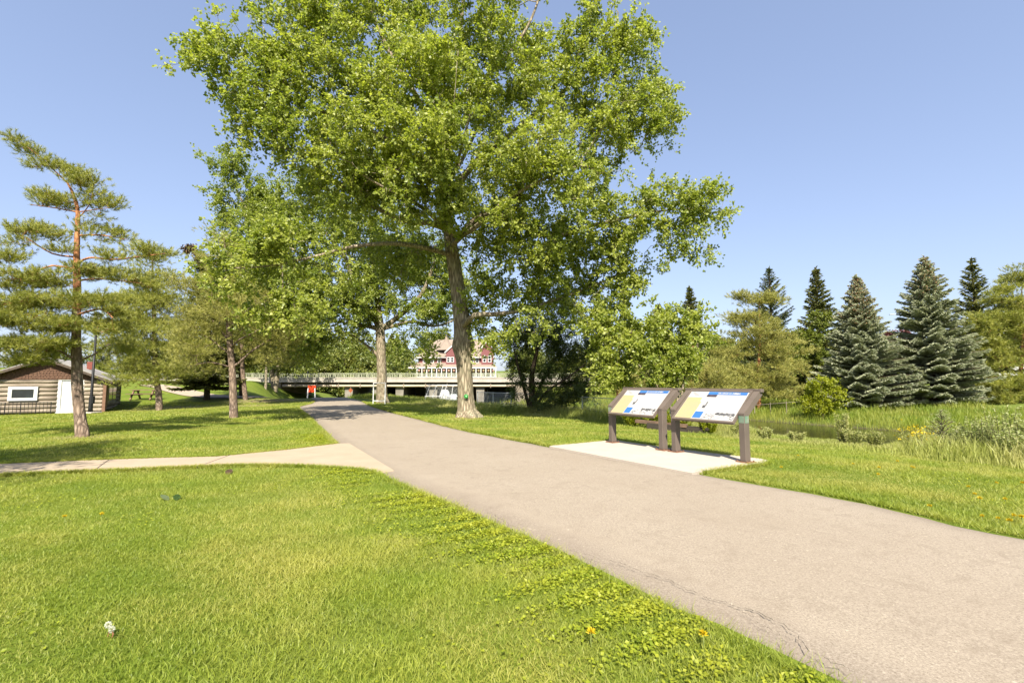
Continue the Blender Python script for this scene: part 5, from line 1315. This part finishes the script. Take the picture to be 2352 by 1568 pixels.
# ---------------------------------------------------------------- conifers across the river
def put_spruce(x, ybase, ytop, Y, label, hw, m, **kw):
    xb = at(x, ybase, Y); z = float(H(xb[0], Y)); Ht = 1.3+(877-ytop)*Y/1100-z
    s_ = spruce('spruce_tree', label, 'tree', None, Ht, hw*Y/1100, m, M_bark2, **kw); s_.location = (xb[0], Y, z)
    s_.rotation_euler = (0, 0, rng.random()*6); return s_
put_spruce(1985, 945, 628, 44, 'blue spruce with tan cones at its top, left of the two blue spruces', 122, L_blue, conem=L_cone, dens=1.5, lvl=.36, sw=.085, sl=.22, coner=.26, droop=.1, pw=1.0)
put_spruce(2148, 945, 583, 43, 'tallest blue spruce, broad layered skirts and a tan cone covered tip', 122, L_blue, conem=L_cone, dens=1.5, lvl=.42, sw=.085, coner=.2, droop=.12, pw=.88, sl=.24)
put_spruce(2258, 930, 592, 50, 'dark green spruce between the tallest blue spruce and the right edge', 105, L_spr, dens=.7, lvl=.6, sw=.11, sl=.34, thin=.25, upt=.6, pw=1.0, conem=None)
put_spruce(1890, 920, 610, 58, 'narrow dark spruce rising behind the lime green shrub', 88, L_spr, dens=.7, lvl=.62, sw=.12, sl=.36, conem=L_cone, coner=.1, gap=.25, pw=1.0, upt=.5)
put_spruce(1780, 920, 612, 56, 'thin light spruce with upswept branches behind the broad pine', 92, leafmat('light_spruce_needle', (.06, .09, .03), (.13, .15, .05), .15, .5), dens=.5, lvl=.55, sw=.1, sl=.3, thin=.3, upt=.9, pw=.9)
put_spruce(1592, 920, 655, 62, 'small dark spruce tip showing above the young poplar', 74, L_spr, pw=1.0, dens=.8, lvl=.5, sw=.12, sl=.34)
put_spruce(1520, 915, 700, 75, 'distant dark spruce tip left of the small dark spruce', 36, L_spr, dens=.6, lvl=.7, sw=.18, sl=.45)
put_spruce(1612, 915, 780, 48, 'pale grey-green spruce low behind the young poplar', 56, L_blue, dens=.8, lvl=.42, sw=.10)
def cpine(x, yb, Y, label, bl, m, dn=.9, tuft=.28, nn=16, w_=.032, per=10, spread=.34, tr_=.2):
    b = at(x, yb, Y); b = onz(b[0], Y)
    tops = min(v[1] for v in bl); bl = [v[:6]+(max(6, int(v[6]*dn)),) for v in bl]
    return left_pine(label, b, [at(x, 860, Y), at(x+3, 780, Y), at(x+2, tops+20, Y)], [tr_*1.2, tr_, tr_*.8, tr_*.55, tr_*.15], [], PB(Y, bl), m, M_orange, per, spread, tuft, nn, w_, .5)
cpine(1742, 915, 46, 'broad olive green pine with layered boughs across the river', [(1745, 680, 40, 22, 0, 1.4, 24), (1780, 695, 30, 20, 0, 1.2, 14), (1705, 695, 25, 18, 0, 1, 12), (1690, 735, 42, 18, 0, 1.6, 26), (1765, 735, 45, 24, 0, 1.8, 32), (1720, 770, 60, 22, 0, 2, 36), (1800, 780, 40, 22, 0, 1.6, 24), (1680, 810, 45, 24, 0, 1.8, 30), (1750, 810, 60, 24, -.6, 2, 38), (1820, 830, 35, 28, 0, 1.6, 24), (1700, 850, 70, 26, -.6, 2.2, 46), (1780, 860, 60, 26, -.6, 2.2, 42), (1720, 895, 80, 20, -1, 2.2, 40), (1810, 895, 50, 22, -1, 1.8, 30), (1640, 880, 40, 26, 0, 1.8, 24)], L_pineo)
cpine(2345, 930, 44, dn=1.15, label='broad dark pine filling the right edge across the river', bl=[(2345, 640, 45, 30, 0, 1.4, 34), (2305, 690, 50, 30, 0, 1.6, 36), (2370, 700, 60, 36, 0, 1.6, 40), (2280, 745, 60, 30, -.4, 1.8, 44), (2265, 800, 40, 30, -.4, 1.4, 24), (2330, 900, 110, 24, -1, 2, 50), (2310, 845, 60, 10, -1, 1.6, 10), (2350, 760, 60, 30, -.6, 2, 40), (2280, 800, 40, 22, -.4, 1.6, 22), (2340, 820, 50, 20, -.6, 2, 26), (2290, 880, 70, 20, -.6, 2.2, 36), (2370, 880, 60, 24, -.6, 2, 30), (2300, 915, 60, 16, -.6, 2, 24), (2400, 780, 60, 50, 0, 2, 40), (2250, 850, 30, 18, 0, 1.2, 12), (2330, 700, 80, 60, 1.6, 1, 30)], m=L_pine)
cpine(1590, 920, 40, 'low spreading olive pine under the young poplar, left of the broad pine', [(1600, 850, 45, 26, 0, 1.5, 26), (1660, 860, 40, 30, 0, 1.5, 26), (1640, 905, 60, 18, -.4, 1.6, 28), (1580, 890, 50, 20, 0, 1.5, 24)], L_pineo)
cpine(1420, 905, 46, 'low olive pine on the meadow behind the dark willow shrub', [(1400, 850, 40, 28, 0, 1.5, 26), (1450, 870, 45, 24, 0, 1.6, 28), (1370, 880, 40, 22, 0, 1.4, 20), (1500, 890, 40, 18, 0, 1.4, 18), (1430, 895, 50, 14, -.3, 1.4, 18)], L_pineo)
bl_ = onz(at(1890, 930, 39)[0], 39); Yl = 39
grown('lime_shrub', 'bright yellow-green shrub at the foot of the left blue spruce', 'shrub', bl_, [([P(1888, 920, Yl), P(1885, 880, Yl)], [.06, .05, .04, .02])],
 PB(Yl, [(1885, 880, 30, 22, 0, .8, 30), (1895, 905, 38, 24, 0, 1, 40), (1900, 935, 34, 18, 0, .9, 28), (1870, 925, 25, 16, 0, .7, 14)]), L_lime, M_bark2, 4, 12, .4, .13)
bl2 = onz(at(1850, 915, 52)[0], 52)
grown('leafy_tree', 'round yellow-green tree between the broad pine and the narrow spruce', 'tree', bl2, [([P(1850, 880, 52), P(1852, 820, 52)], [.12, .1, .08, .04])],
 PB(52, [(1850, 790, 40, 30, 0, 1.6, 40), (1830, 830, 45, 30, 0, 1.8, 48), (1880, 800, 35, 60, 0, 1.5, 50), (1870, 850, 45, 26, 0, 1.8, 40), (1895, 740, 26, 30, 0, 1, 18), (1850, 760, 30, 18, 0, 1, 12)]), leafmat('yellowgreen_leaf', (.075, .11, .012), (.17, .19, .022), .35, .5), M_bark2, 4, 11, .6, .2)
br_ = onz(at(2070, 900, 70)[0], 70)
grown('purple_tree', 'dark red leaved tree glimpsed between the two blue spruces', 'tree', br_, [([P(2070, 850, 70), P(2068, 800, 70)], [.15, .12, .09, .04])],
 PB(70, [(2065, 790, 40, 26, 0, 2, 40), (2085, 825, 45, 30, 0, 2, 40), (2040, 830, 40, 30, 0, 2, 36), (2075, 860, 50, 18, 0, 2, 26)]), L_red, M_bark2, 4, 10, .8, .28)

# ---------------------------------------------------------------- background broadleaf trees
G_far = 'leafy trees beyond the bridge'
protos = [broadleaf('leafy_tree', 'round leafy tree in the row beyond the bridge', 'tree', G_far, 10, 4.2, 6500, .42, L_mid, M_bark2, 9, .22, .16),
          broadleaf('leafy_tree', 'olive green leafy tree in the row beyond the bridge', 'tree', G_far, 9, 4.6, 6500, .42, L_mid2, M_bark2, 10, .2, .1),
          broadleaf('leafy_tree', 'tall narrow green tree in the row beyond the bridge', 'tree', G_far, 12, 3.4, 6500, .42, L_mid, M_bark2, 10, .2, .12)]
labs = [p_['label'] for p_ in protos]
used = [False]*3
def bgtree(k, x, ytop, Y, lab=None, s_w=1.0):
    b = at(x, 870, Y); z = float(H(b[0], Y)); Ht = 1.3+(877-ytop)*Y/1100-z; h0 = (10, 9, 12)[k]; s_ = Ht/h0
    if not used[k]:
        used[k] = True; o = protos[k]; o.location = (b[0], Y, z); o.scale = (s_*s_w, s_*s_w, s_)
    else: o = copy_thing(protos[k], (b[0], Y, z), rng.random()*6.28, s_*s_w, labs[k], G_far, s_)
    if lab: o['label'] = lab; del o['group']
    return o
for (k, x, yt, Y) in [(0, 655, 800, 100), (1, 700, 790, 104), (0, 745, 806, 98), (1, 790, 790, 102), (0, 835, 800, 100), (1, 860, 812, 96), (0, 895, 802, 108), (2, 680, 760, 128), (2, 730, 756, 132), (0, 780, 752, 130), (2, 830, 760, 126), (1, 900, 790, 135), (2, 985, 765, 168), (2, 1010, 750, 176), (0, 915, 775, 150), (1, 600, 800, 108), (2, 560, 790, 118),
                       (0, 1215, 800, 122), (1, 1230, 800, 118), (0, 1290, 810, 112), (2, 1330, 790, 128), (1, 1380, 800, 116), (0, 1440, 808, 108), (1, 1490, 800, 112), (0, 1205, 790, 140)]:
    bgtree(k, x, yt, Y)
for n_, (x, yt, Y) in enumerate([(70, 800, 88), (150, 790, 96), (230, 800, 90), (300, 805, 100), (370, 800, 94), (430, 795, 104), (490, 805, 98), (530, 800, 110), (-40, 790, 92), (-130, 780, 90)]):
    o = bgtree(n_ % 3, x, yt, Y); o['label'] = 'leafy tree in the far row behind the cabin and the pines'; o['group'] = 'leafy trees behind the left pines'
for n_, (x, yt, Y) in enumerate([(1655, 775, 60), (1935, 790, 63), (2065, 795, 60), (2215, 770, 58), (1500, 800, 66), (1560, 780, 84), (1640, 765, 80), (1700, 776, 88), (1790, 765, 84), (1850, 760, 76), (1930, 775, 88), (1990, 770, 92), (2060, 785, 100), (2110, 780, 84), (2200, 760, 80), (2290, 750, 92), (2370, 740, 88), (2460, 770, 88), (2560, 760, 90)]):
    o = bgtree(n_ % 3, x, yt, Y); o['label'] = 'leafy tree in the far row behind the conifers across the river'; o['group'] = 'leafy trees behind the conifers'
sp = spruce('spruce_tree', 'tiny dark spruce on the skyline left of the red house', 'tree', None, 1.3+(877-770)*150/1100-float(H(-40, 150)), 3.2, L_spr, M_bark2, dens=.35, lvl=.9, sw=.3, sl=.8); sp.location = onz(at(898, 870, 150)[0], 150)

# ---------------------------------------------------------------- plants on the near bank
bs = onz(at(2165, 1000, 12.2)[0], 12.2)
sp = spruce('young_spruce', 'young spruce sapling poking out of the weeds on the near bank', 'sapling', None, 1.15, .42, leafmat('sapling_needle', (.22, .26, .10), (.36, .38, .18), .2, .5), M_bark2, dens=.35, lvl=.15, sl=.055, sw=.013, upt=.9, droop=-.35, clear=.02, gap=0, thin=.4)
sp.location = bs
def weed(name, label, cat, base, h, r_, n, m, size, asp=.35, flow=None, nst=14, group=None):
    t = thing(name, base, label, cat, group); st = MB(); PP, DD, tops = [], [], []
    for k in range(nst):
        a_ = rng.random()*6.28; e = np.array([math.cos(a_)*r_*rng.random(), math.sin(a_)*r_*rng.random(), h*(.6+.45*rng.random())]); b0 = e*[.35, .35, 0]
        mid_ = (b0+e)/2+[0, 0, .05*h]; st.tube([b0, mid_, e], [.006, .005, .002], 3); tops.append(e)
        u = rng.random((n, 1))*.85+.15; p_ = b0+(e-b0)*u; PP.append(p_); DD.append(unit(rng.normal(size=(n, 3))*[1, 1, .4]+[0, 0, .5]))
    PP = np.concatenate(PP); DD = np.concatenate(DD); V, F = leaves(PP, DD, size, asp=asp, droop=0)
    st.build('stems', M_bark2, t); link('foliage', mesh_from('foliage', V, F, m, rng.random(len(F))), t)
    if flow:
        P_ = np.repeat(np.array(tops), 7, 0)+rng.normal(size=(7*len(tops), 3))*[.05, .05, .09]; V, F = leaves(P_, randu(len(P_)), .045, asp=.9)
        o = link('flowers', mesh_from('flowers', V, F, flow, rng.random(len(F))), t); o['kind'] = 'stuff'
    return t
for k, (x, y, h, r_) in enumerate([(2215, 11.2, .8, .35), (2255, 11, 1.0, .45), (2300, 10.6, 1.2, .45), (2345, 10.2, 1.05, .45), (2320, 9.9, .75, .4), (2190, 11.6, .6, .3), (2390, 9.8, 1.0, .4)]):
    weed('silver_willow', ['low silvery weed clump beside the young spruce', 'silvery leaved willow clump behind the lawn edge', 'tallest silvery willow clump with a pale pointed shoot', 'silvery willow clump at the right edge of the photo', 'low silvery clump in front of the tallest willow clump', 'small silvery clump directly right of the sapling', 'silvery clump cut off by the right edge'][k], 'shrub', onz(at(x, 1000, y)[0], y), h, r_, 70, L_silver, .06, .3, nst=30)
L_weed = leafmat('weed_leaf', (.2, .24, .06), (.45, .43, .18), .3, .5)
for k, (x, y, h, r_, fl) in enumerate([(2092, 12.4, .6, .3, 1), (1935, 13.5, .9, .2, 0), (1960, 13.2, .5, .3, 0), (2010, 13.2, .5, .3, 0), (2125, 11.6, .5, .3, 1), (1760, 14, .35, .3, 0), (1700, 14.5, .4, .35, 0), (1830, 13.4, .3, .3, 0)]):
    weed('weed_clump', ['weed clump with bright yellow flowers on the bank', 'tall pale weed spike on the bank left of the yellow flowers', 'grey-green weed clump below the tall weed spike', 'weed clump right of the tall weed spike', 'small yellow flowered weed clump beside the sapling', 'pale weed clump at the bank right of the boards', 'pale weed clump partly behind the right board', 'weed clump in front of the dark water'][k], 'weed', onz(at(x, 1000, y)[0], y), h, r_, 90, L_weed, .06, .3, nst=24, flow=L_yel if fl else None)
for k, (x, y) in enumerate([(1500, 16.4), (1560, 15.6), (1630, 15), (1455, 17)]):
    weed('weed_clump', ['yellow-green weed clump seen between the two boards', 'yellow-green weed clump under the right board', 'yellow-green weed clump under the right half of the right board', 'yellow-green weed clump under the far board'][k], 'weed', onz(at(x, 1000, y)[0], y), .6, .5, 110, L_lime, .07, .4, nst=24)
# ================================================================ grass
def view_ok(x, y, mrg=1.18): return (np.abs(x) < (y+1.2)*1.07*mrg+.6) & (y > .8)
def scatter(n, x0, x1, y0, y1): return rng.uniform(x0, x1, n), rng.uniform(y0, y1, n)
def vnoise(x, y, s):
    r_ = np.random.default_rng(11); o = np.zeros(np.shape(x))
    for k in range(16):
        a = r_.random()*6.283; f = s*(.5+1.9*r_.random()); ph = r_.random()*6.283; o = o+np.sin((x*math.cos(a)+y*math.sin(a))*f+ph+.8*np.sin((y*math.cos(a)-x*math.sin(a))*f*.7+ph*2))
    return o/5.6
def blades(x, y, h, w_, lean, bend=True, zoff=-.004):
    n = len(x); z = H(x, y)+zoff; a = rng.random(n)*6.283; l = lean*(.3+rng.random(n))
    dx, dy = np.cos(a)*l*h, np.sin(a)*l*h; b = rng.random(n)*6.283; sx, sy = np.cos(b)*w_*.5, np.sin(b)*w_*.5
    B = np.stack([x, y, z], 1); S = np.stack([sx, sy, np.zeros(n)], 1)
    tip = B+np.stack([dx, dy, h], 1)
    if not bend:
        V = np.stack([B-S, B+S, tip], 1).reshape(-1, 3); return V, np.arange(3*n).reshape(-1, 3), 1
    mid_ = B+np.stack([dx*.32, dy*.32, h*.62], 1)
    V = np.stack([B-S, B+S, mid_-S*.8, mid_+S*.8, tip], 1).reshape(-1, 3); o = np.arange(n)[:, None]*5
    F = np.concatenate([o+[0, 1, 3], o+[0, 3, 2], o+[2, 3, 4]], 1).reshape(-1, 3); return V, F, 3
def keep_mask(x, y, mrg=0.0):
    m_ = in_poly(x, y, PATHPOLY) | in_poly(x, y, WALK) | in_poly(x, y, PADF)
    return ~m_
L_gr = leafmat('lawn_blade', (.115, .175, .016), (.30, .34, .048), .38, .5, .35, 1.3, big=(.41, .37, .10), bigscale=.7)
L_tall = leafmat('tall_grass', (.14, .19, .02), (.32, .34, .08), .35, .5, .35, 1.3, big=(.42, .38, .16), bigscale=.35)
L_tallg = leafmat('river_grass', (.10, .17, .015), (.26, .30, .045), .4, .5, .35, 1.4, big=(.36, .33, .09), bigscale=.3)
VV, FF, TT, nv = [], [], [], 0
def lawn(n, x0, x1, y0, y1, hm, wm, lean, bend):
    global nv
    x, y = scatter(n, x0, x1, y0, y1); q_ = .851*x+.525*y
    ok = view_ok(x, y) & (q_ < 12.9) & keep_mask(x, y)
    ok &= rng.random(n) > dryness(x, y)*.75
    x, y = x[ok], y[ok]; g = vnoise(x, y, 1.1); g2 = vnoise(x+40, y-9, 4.2)
    h = hm*(.6+.6*rng.random(len(x)))*(1+.28*g+.25*g2); 
    V, F, k = blades(x, y, h, wm*(.7+.6*rng.random(len(x))), lean, bend)
    t_ = np.clip(rng.random(len(x))*.75+.12+.22*g2+.1*g, 0, 1)
    VV.append(V); FF.append(F+nv); TT.append(np.repeat(t_, k)); nv += len(V)
lawn(190000, -4.2, 2.2, 1.2, 4.2, .034, .0042, 1.1, True)
lawn(260000, -9, 5, 4.2, 8.5, .036, .006, 1.1, False)
lawn(150000, 1, 13, 4, 9.5, .045, .0075, 1.0, False)
lawn(260000, -18, 14, 8.5, 16, .045, .011, 1.0, False)
lawn(220000, -34, 14, 16, 34, .055, .024, 1.0, False)
# a ragged fringe that hangs over the edges of path, walk and pad
def fringe(PLN, n, wdt, hm, wm, over=True):
    global nv
    PLN = np.array(PLN); seg = np.hypot(*np.diff(PLN, axis=0).T); s = np.concatenate([[0], np.cumsum(seg)])
    u = rng.random(n)*s[-1]; x = np.interp(u, s, PLN[:, 0])+rng.normal(size=n)*wdt; y = np.interp(u, s, PLN[:, 1])+rng.normal(size=n)*wdt
    ok = keep_mask(x, y) | ((rng.random(n) < .18) & ((~in_poly(x, y, WALK) & ~in_poly(x, y, PADF)) if over else True)); x, y = x[ok & view_ok(x, y)], y[ok & view_ok(x, y)]
    dn = np.clip(np.hypot(x, y)/6, .55, 3)
    V, F, k = blades(x, y, hm*(.5+.9*rng.random(len(x))), wm*dn, 1.2, False, zoff=.01)
    VV.append(V); FF.append(F+nv); TT.append(np.repeat(np.clip(.35+.65*rng.random(len(x)), 0, 1), k)); nv += len(V)
sel = (PL[:, 1] > .5) & (PL[:, 1] < 34); fringe(PL[sel], 42000, .035, .05, .006)
sel = (PR[:, 1] > 2) & (PR[:, 1] < 34); fringe(PR[sel], 42000, .035, .055, .006)
fringe(walk_top[1:], 17000, .03, .05, .006, False); fringe(walk_bot[:-1], 17000, .03, .05, .006, False); fringe(PAD, 16000, .03, .055, .006, False)
g_ = tag(link('lawn_grass', mesh_from('lawn_grass', np.concatenate(VV), np.concatenate(FF), L_gr, np.concatenate(TT))), 'short mown yellow-green grass of the park lawn', 'grass', kind='stuff')
print('lawn tris', sum(len(f) for f in FF))
# broad-leaved ground weeds, thickest along the left edge of the asphalt
n = 300000; k = rng.integers(30, 230, n); tt = rng.random(n); i0 = (rng.random(n)*250).astype(int)
base = PL[i0]; off = np.abs(rng.normal(size=n))*.32+.02; x = base[:, 0]-off*.851+rng.normal(size=n)*.05; y = base[:, 1]-off*.525+rng.normal(size=n)*.05
ok = view_ok(x, y) & keep_mask(x, y) & (vnoise(x, y, 3.1)+.75 > rng.random(n)*.9) & (y < 12); x, y = x[ok], y[ok]
x2, y2 = scatter(120000, -9, 13, 1, 12); ok = view_ok(x2, y2) & keep_mask(x2, y2) & (.851*x2+.525*y2 < 12.5) & (vnoise(x2+7, y2+3, 2.3) > .45) & (rng.random(len(x2)) < .3); x = np.concatenate([x, x2[ok]]); y = np.concatenate([y, y2[ok]])
n = len(x); Pz = np.stack([x, y, H(x, y)+.012+.022*rng.random(n)], 1); V, F = leaves(Pz, unit(rng.normal(size=(n, 3))*[1, 1, .25]+[0, 0, .25]), .021, asp=.8, droop=0, flat=1.6)
L_clov = leafmat('clover_leaf', (.145, .205, .012), (.33, .36, .03), .4, .5, .35, 1.3, big=(.34, .34, .03), bigscale=1.5)
tag(link('ground_weeds', mesh_from('ground_weeds', V, F, L_clov, rng.random(n))), 'yellow-green broad leaved weeds and clover along the asphalt edge', 'weeds', kind='stuff')
# tall grass: near bank, far bank, meadow
VV, FF, TT, nv = [], [], [], 0
def tall(n, x0, x1, y0, y1, qa, qb, hm, wm, lean, seedh=True, cond=None):
    global nv
    x, y = scatter(n, x0, x1, y0, y1); q_ = .851*x+.525*y+.5*vnoise(x, y, .8)
    ok = view_ok(x, y) & (q_ > qa) & (q_ < qb) & (H(x, y) > -2.05)
    ok &= ~in_poly(x, y, PATHPOLY)
    if cond is not None: ok &= cond(x, y)
    x, y, q_ = x[ok], y[ok], q_[ok]; g = vnoise(x, y, .9); ramp_ = np.clip((q_-qa)/1.5, .25, 1)
    az = x/y; h = hm*(.5+.7*rng.random(len(x)))*(1+.35*g)*ramp_*(1-.72*sstep(.44, .54, az)*(1-sstep(.76, .86, az))*(q_ < 30))
    V, F, k = blades(x, y, h, wm*(.6+.8*rng.random(len(x))), lean, True)
    VV.append(V); FF.append(F+nv); TT.append(np.repeat(np.clip(rng.random(len(x))*.7+.15+.3*g, 0, 1), k)); nv += len(V)
tall(330000, -2, 32, 4, 26, 12.3, 17.5, .5, .013, .5)
tall(120000, -6, 50, 6, 40, 17, 29, .5, .022, .4)
tall(60000, -16, 2, 24, 44, 11.0, 20, .4, .022, .4)
tag(link('tall_grass', mesh_from('tall_grass', np.concatenate(VV), np.concatenate(FF), L_tall, np.concatenate(TT))), 'tall pale unmown grass on the near river bank', 'grass', kind='stuff')
VV, FF, TT, nv = [], [], [], 0
tall(150000, -4, 70, 20, 60, 38.4, 54, .6, .032, .4)
tall(70000, -30, 30, 42, 74, 10, 30, .5, .045, .35, cond=lambda x, y: seg_dist(x, y, TR)[0] > 2.2)
tall(90000, -14, 60, 44, 110, 36, 75, .6, .06, .35)
tall(40000, -22, 12, 30, 60, 20, 30.5, .5, .03, .3)
tag(link('river_grass', mesh_from('river_grass', np.concatenate(VV), np.concatenate(FF), L_tallg, np.concatenate(TT))), 'lush bright green grass along the far river bank and the meadow', 'grass', kind='stuff')

# ---------------------------------------------------------------- dandelions and odd leaves
M_dand = surf('dandelion_yellow', (.80, .52, .01), (.72, .42, .01), 60, .7); M_stem = surf('dandelion_stem', (.2, .24, .06), None, 8)
M_puff = leafmat('seed_puff', (.6, .6, .55), (.8, .8, .75), .4, .8, .1, 1.0)
def dandelion_proto():
    t = thing('dandelion', (0, 0, 0), 'yellow dandelion flower in the grass', 'flower', 'yellow dandelions in the lawn')
    a = MB(); a.tube([(0, 0, 0), (.004, 0, .03), (.0, 0, .06)], .0025, 5); a.build('stem', M_stem, t)
    n = 60; a_ = rng.random(n)*6.28; el = rng.random(n)*1.4; D = np.stack([np.cos(a_)*np.cos(el), np.sin(a_)*np.cos(el), np.sin(el)], 1)
    V, F = leaves(np.tile([0, 0, .058], (n, 1))+D*.002, D, .018, asp=.35, droop=0); link('flower_head', mesh_from('flower_head', V, F, L_yel, rng.random(n)), t); return t
dp = dandelion_proto()
dand = [(2293, 1205), (2252, 1160), (2240, 1148), (2330, 1200), (2348, 1205), (2225, 1130), (2095, 1081), (2100, 1084), (2018, 1102), (2062, 1069), (2257, 1200), (1834, 1054), (2020, 1085), (2290, 1120), (2350, 1123), (2262, 1020), (1960, 1075), (1795, 1084), (2180, 1034), (2320, 1215), (147, 1201), (233, 1196), (1359, 1487), (1616, 1490), (2136, 1178), (2310, 1160)]
used_d = 0
for k, (x, y) in enumerate(dand):
    try: g = gnd(x, y)
    except ValueError: continue
    if in_poly(np.array([g[0]]), np.array([g[1]]), PATHPOLY)[0]: g = onz(g[0]+.3, g[1]+.25)
    if used_d == 0: dp.location = g; dp['label'] = 'yellow dandelion flower standing in the lawn beside the path'; used_d = 1
    else: o = copy_thing(dp, g, k*1.3, 1.0+.3*rng.random(), dp['label'], 'yellow dandelions in the lawn')
def puff(loc, h, label):
    t = thing('dandelion_clock', loc, label, 'seed head'); a = MB(); a.tube([(0, 0, 0), (.01, 0, h*.5), (.0, 0, h)], .003, 5); a.build('stem', surf('red_stem', (.3, .14, .07), None, 8), t)
    n = 240; D = randu(n); V, F = leaves(np.tile([0, 0, h], (n, 1))+D*.004, D, .012, asp=.35, droop=0); link('seed_ball', mesh_from('seed_ball', V, F, M_puff, rng.random(n)), t)
puff(gnd(247, 1462), .06, 'upper white dandelion seed head in the near left lawn'); puff(gnd(255, 1468), .05, 'lower white dandelion seed head in the near left lawn')
M_dl = surf('dry_leaf', (.26, .22, .14), (.18, .14, .08), 30, .8); M_pl_ = surf('pale_leaf', (.2, .25, .13), (.15, .2, .08), 30, .7)
def fallen(loc, s_, m_, label):
    bm = bmesh.new(); pts = [(0, -.5), (.3, -.32), (.45, .05), (.3, .35), (.06, .55), (-.22, .4), (-.42, .08), (-.3, -.3)]
    c = bm.verts.new((0, 0, .1)); vs = [bm.verts.new((x*.8, y, .25*abs(x)+.1*y*y)) for x, y in pts]
    for i_ in range(8): bm.faces.new((c, vs[i_], vs[(i_+1) % 8]))
    bmesh.ops.solidify(bm, geom=list(bm.faces), thickness=.02)
    me = bpy.data.meshes.new('fallen_leaf'); bm.to_mesh(me); bm.free(); me.materials.append(m_)
    o = link('fallen_leaf', me, None, loc+np.array([0, 0, .022])); o.scale = (s_,)*3; o.rotation_euler = (R(25), R(10), rng.random()*6); tag(o, label, 'leaf')
fallen(gnd(377, 1148), .13, M_pl_, 'pale curled leaf lying on the lawn left of the dark one'); fallen(gnd(405, 1147), .11, surf('dark_leaf', (.05, .1, .02), None, 20), 'dark green leaf lying on the lawn right of the pale one')
fallen(gnd(505, 1085), .13, M_dl, 'dry leaf lying on the grass just below the concrete walk'); fallen(gnd(525, 1088), .14, surf('brown_leaf', (.12, .08, .045), None, 20), 'brown dead leaf lying beside the dry leaf below the walk')
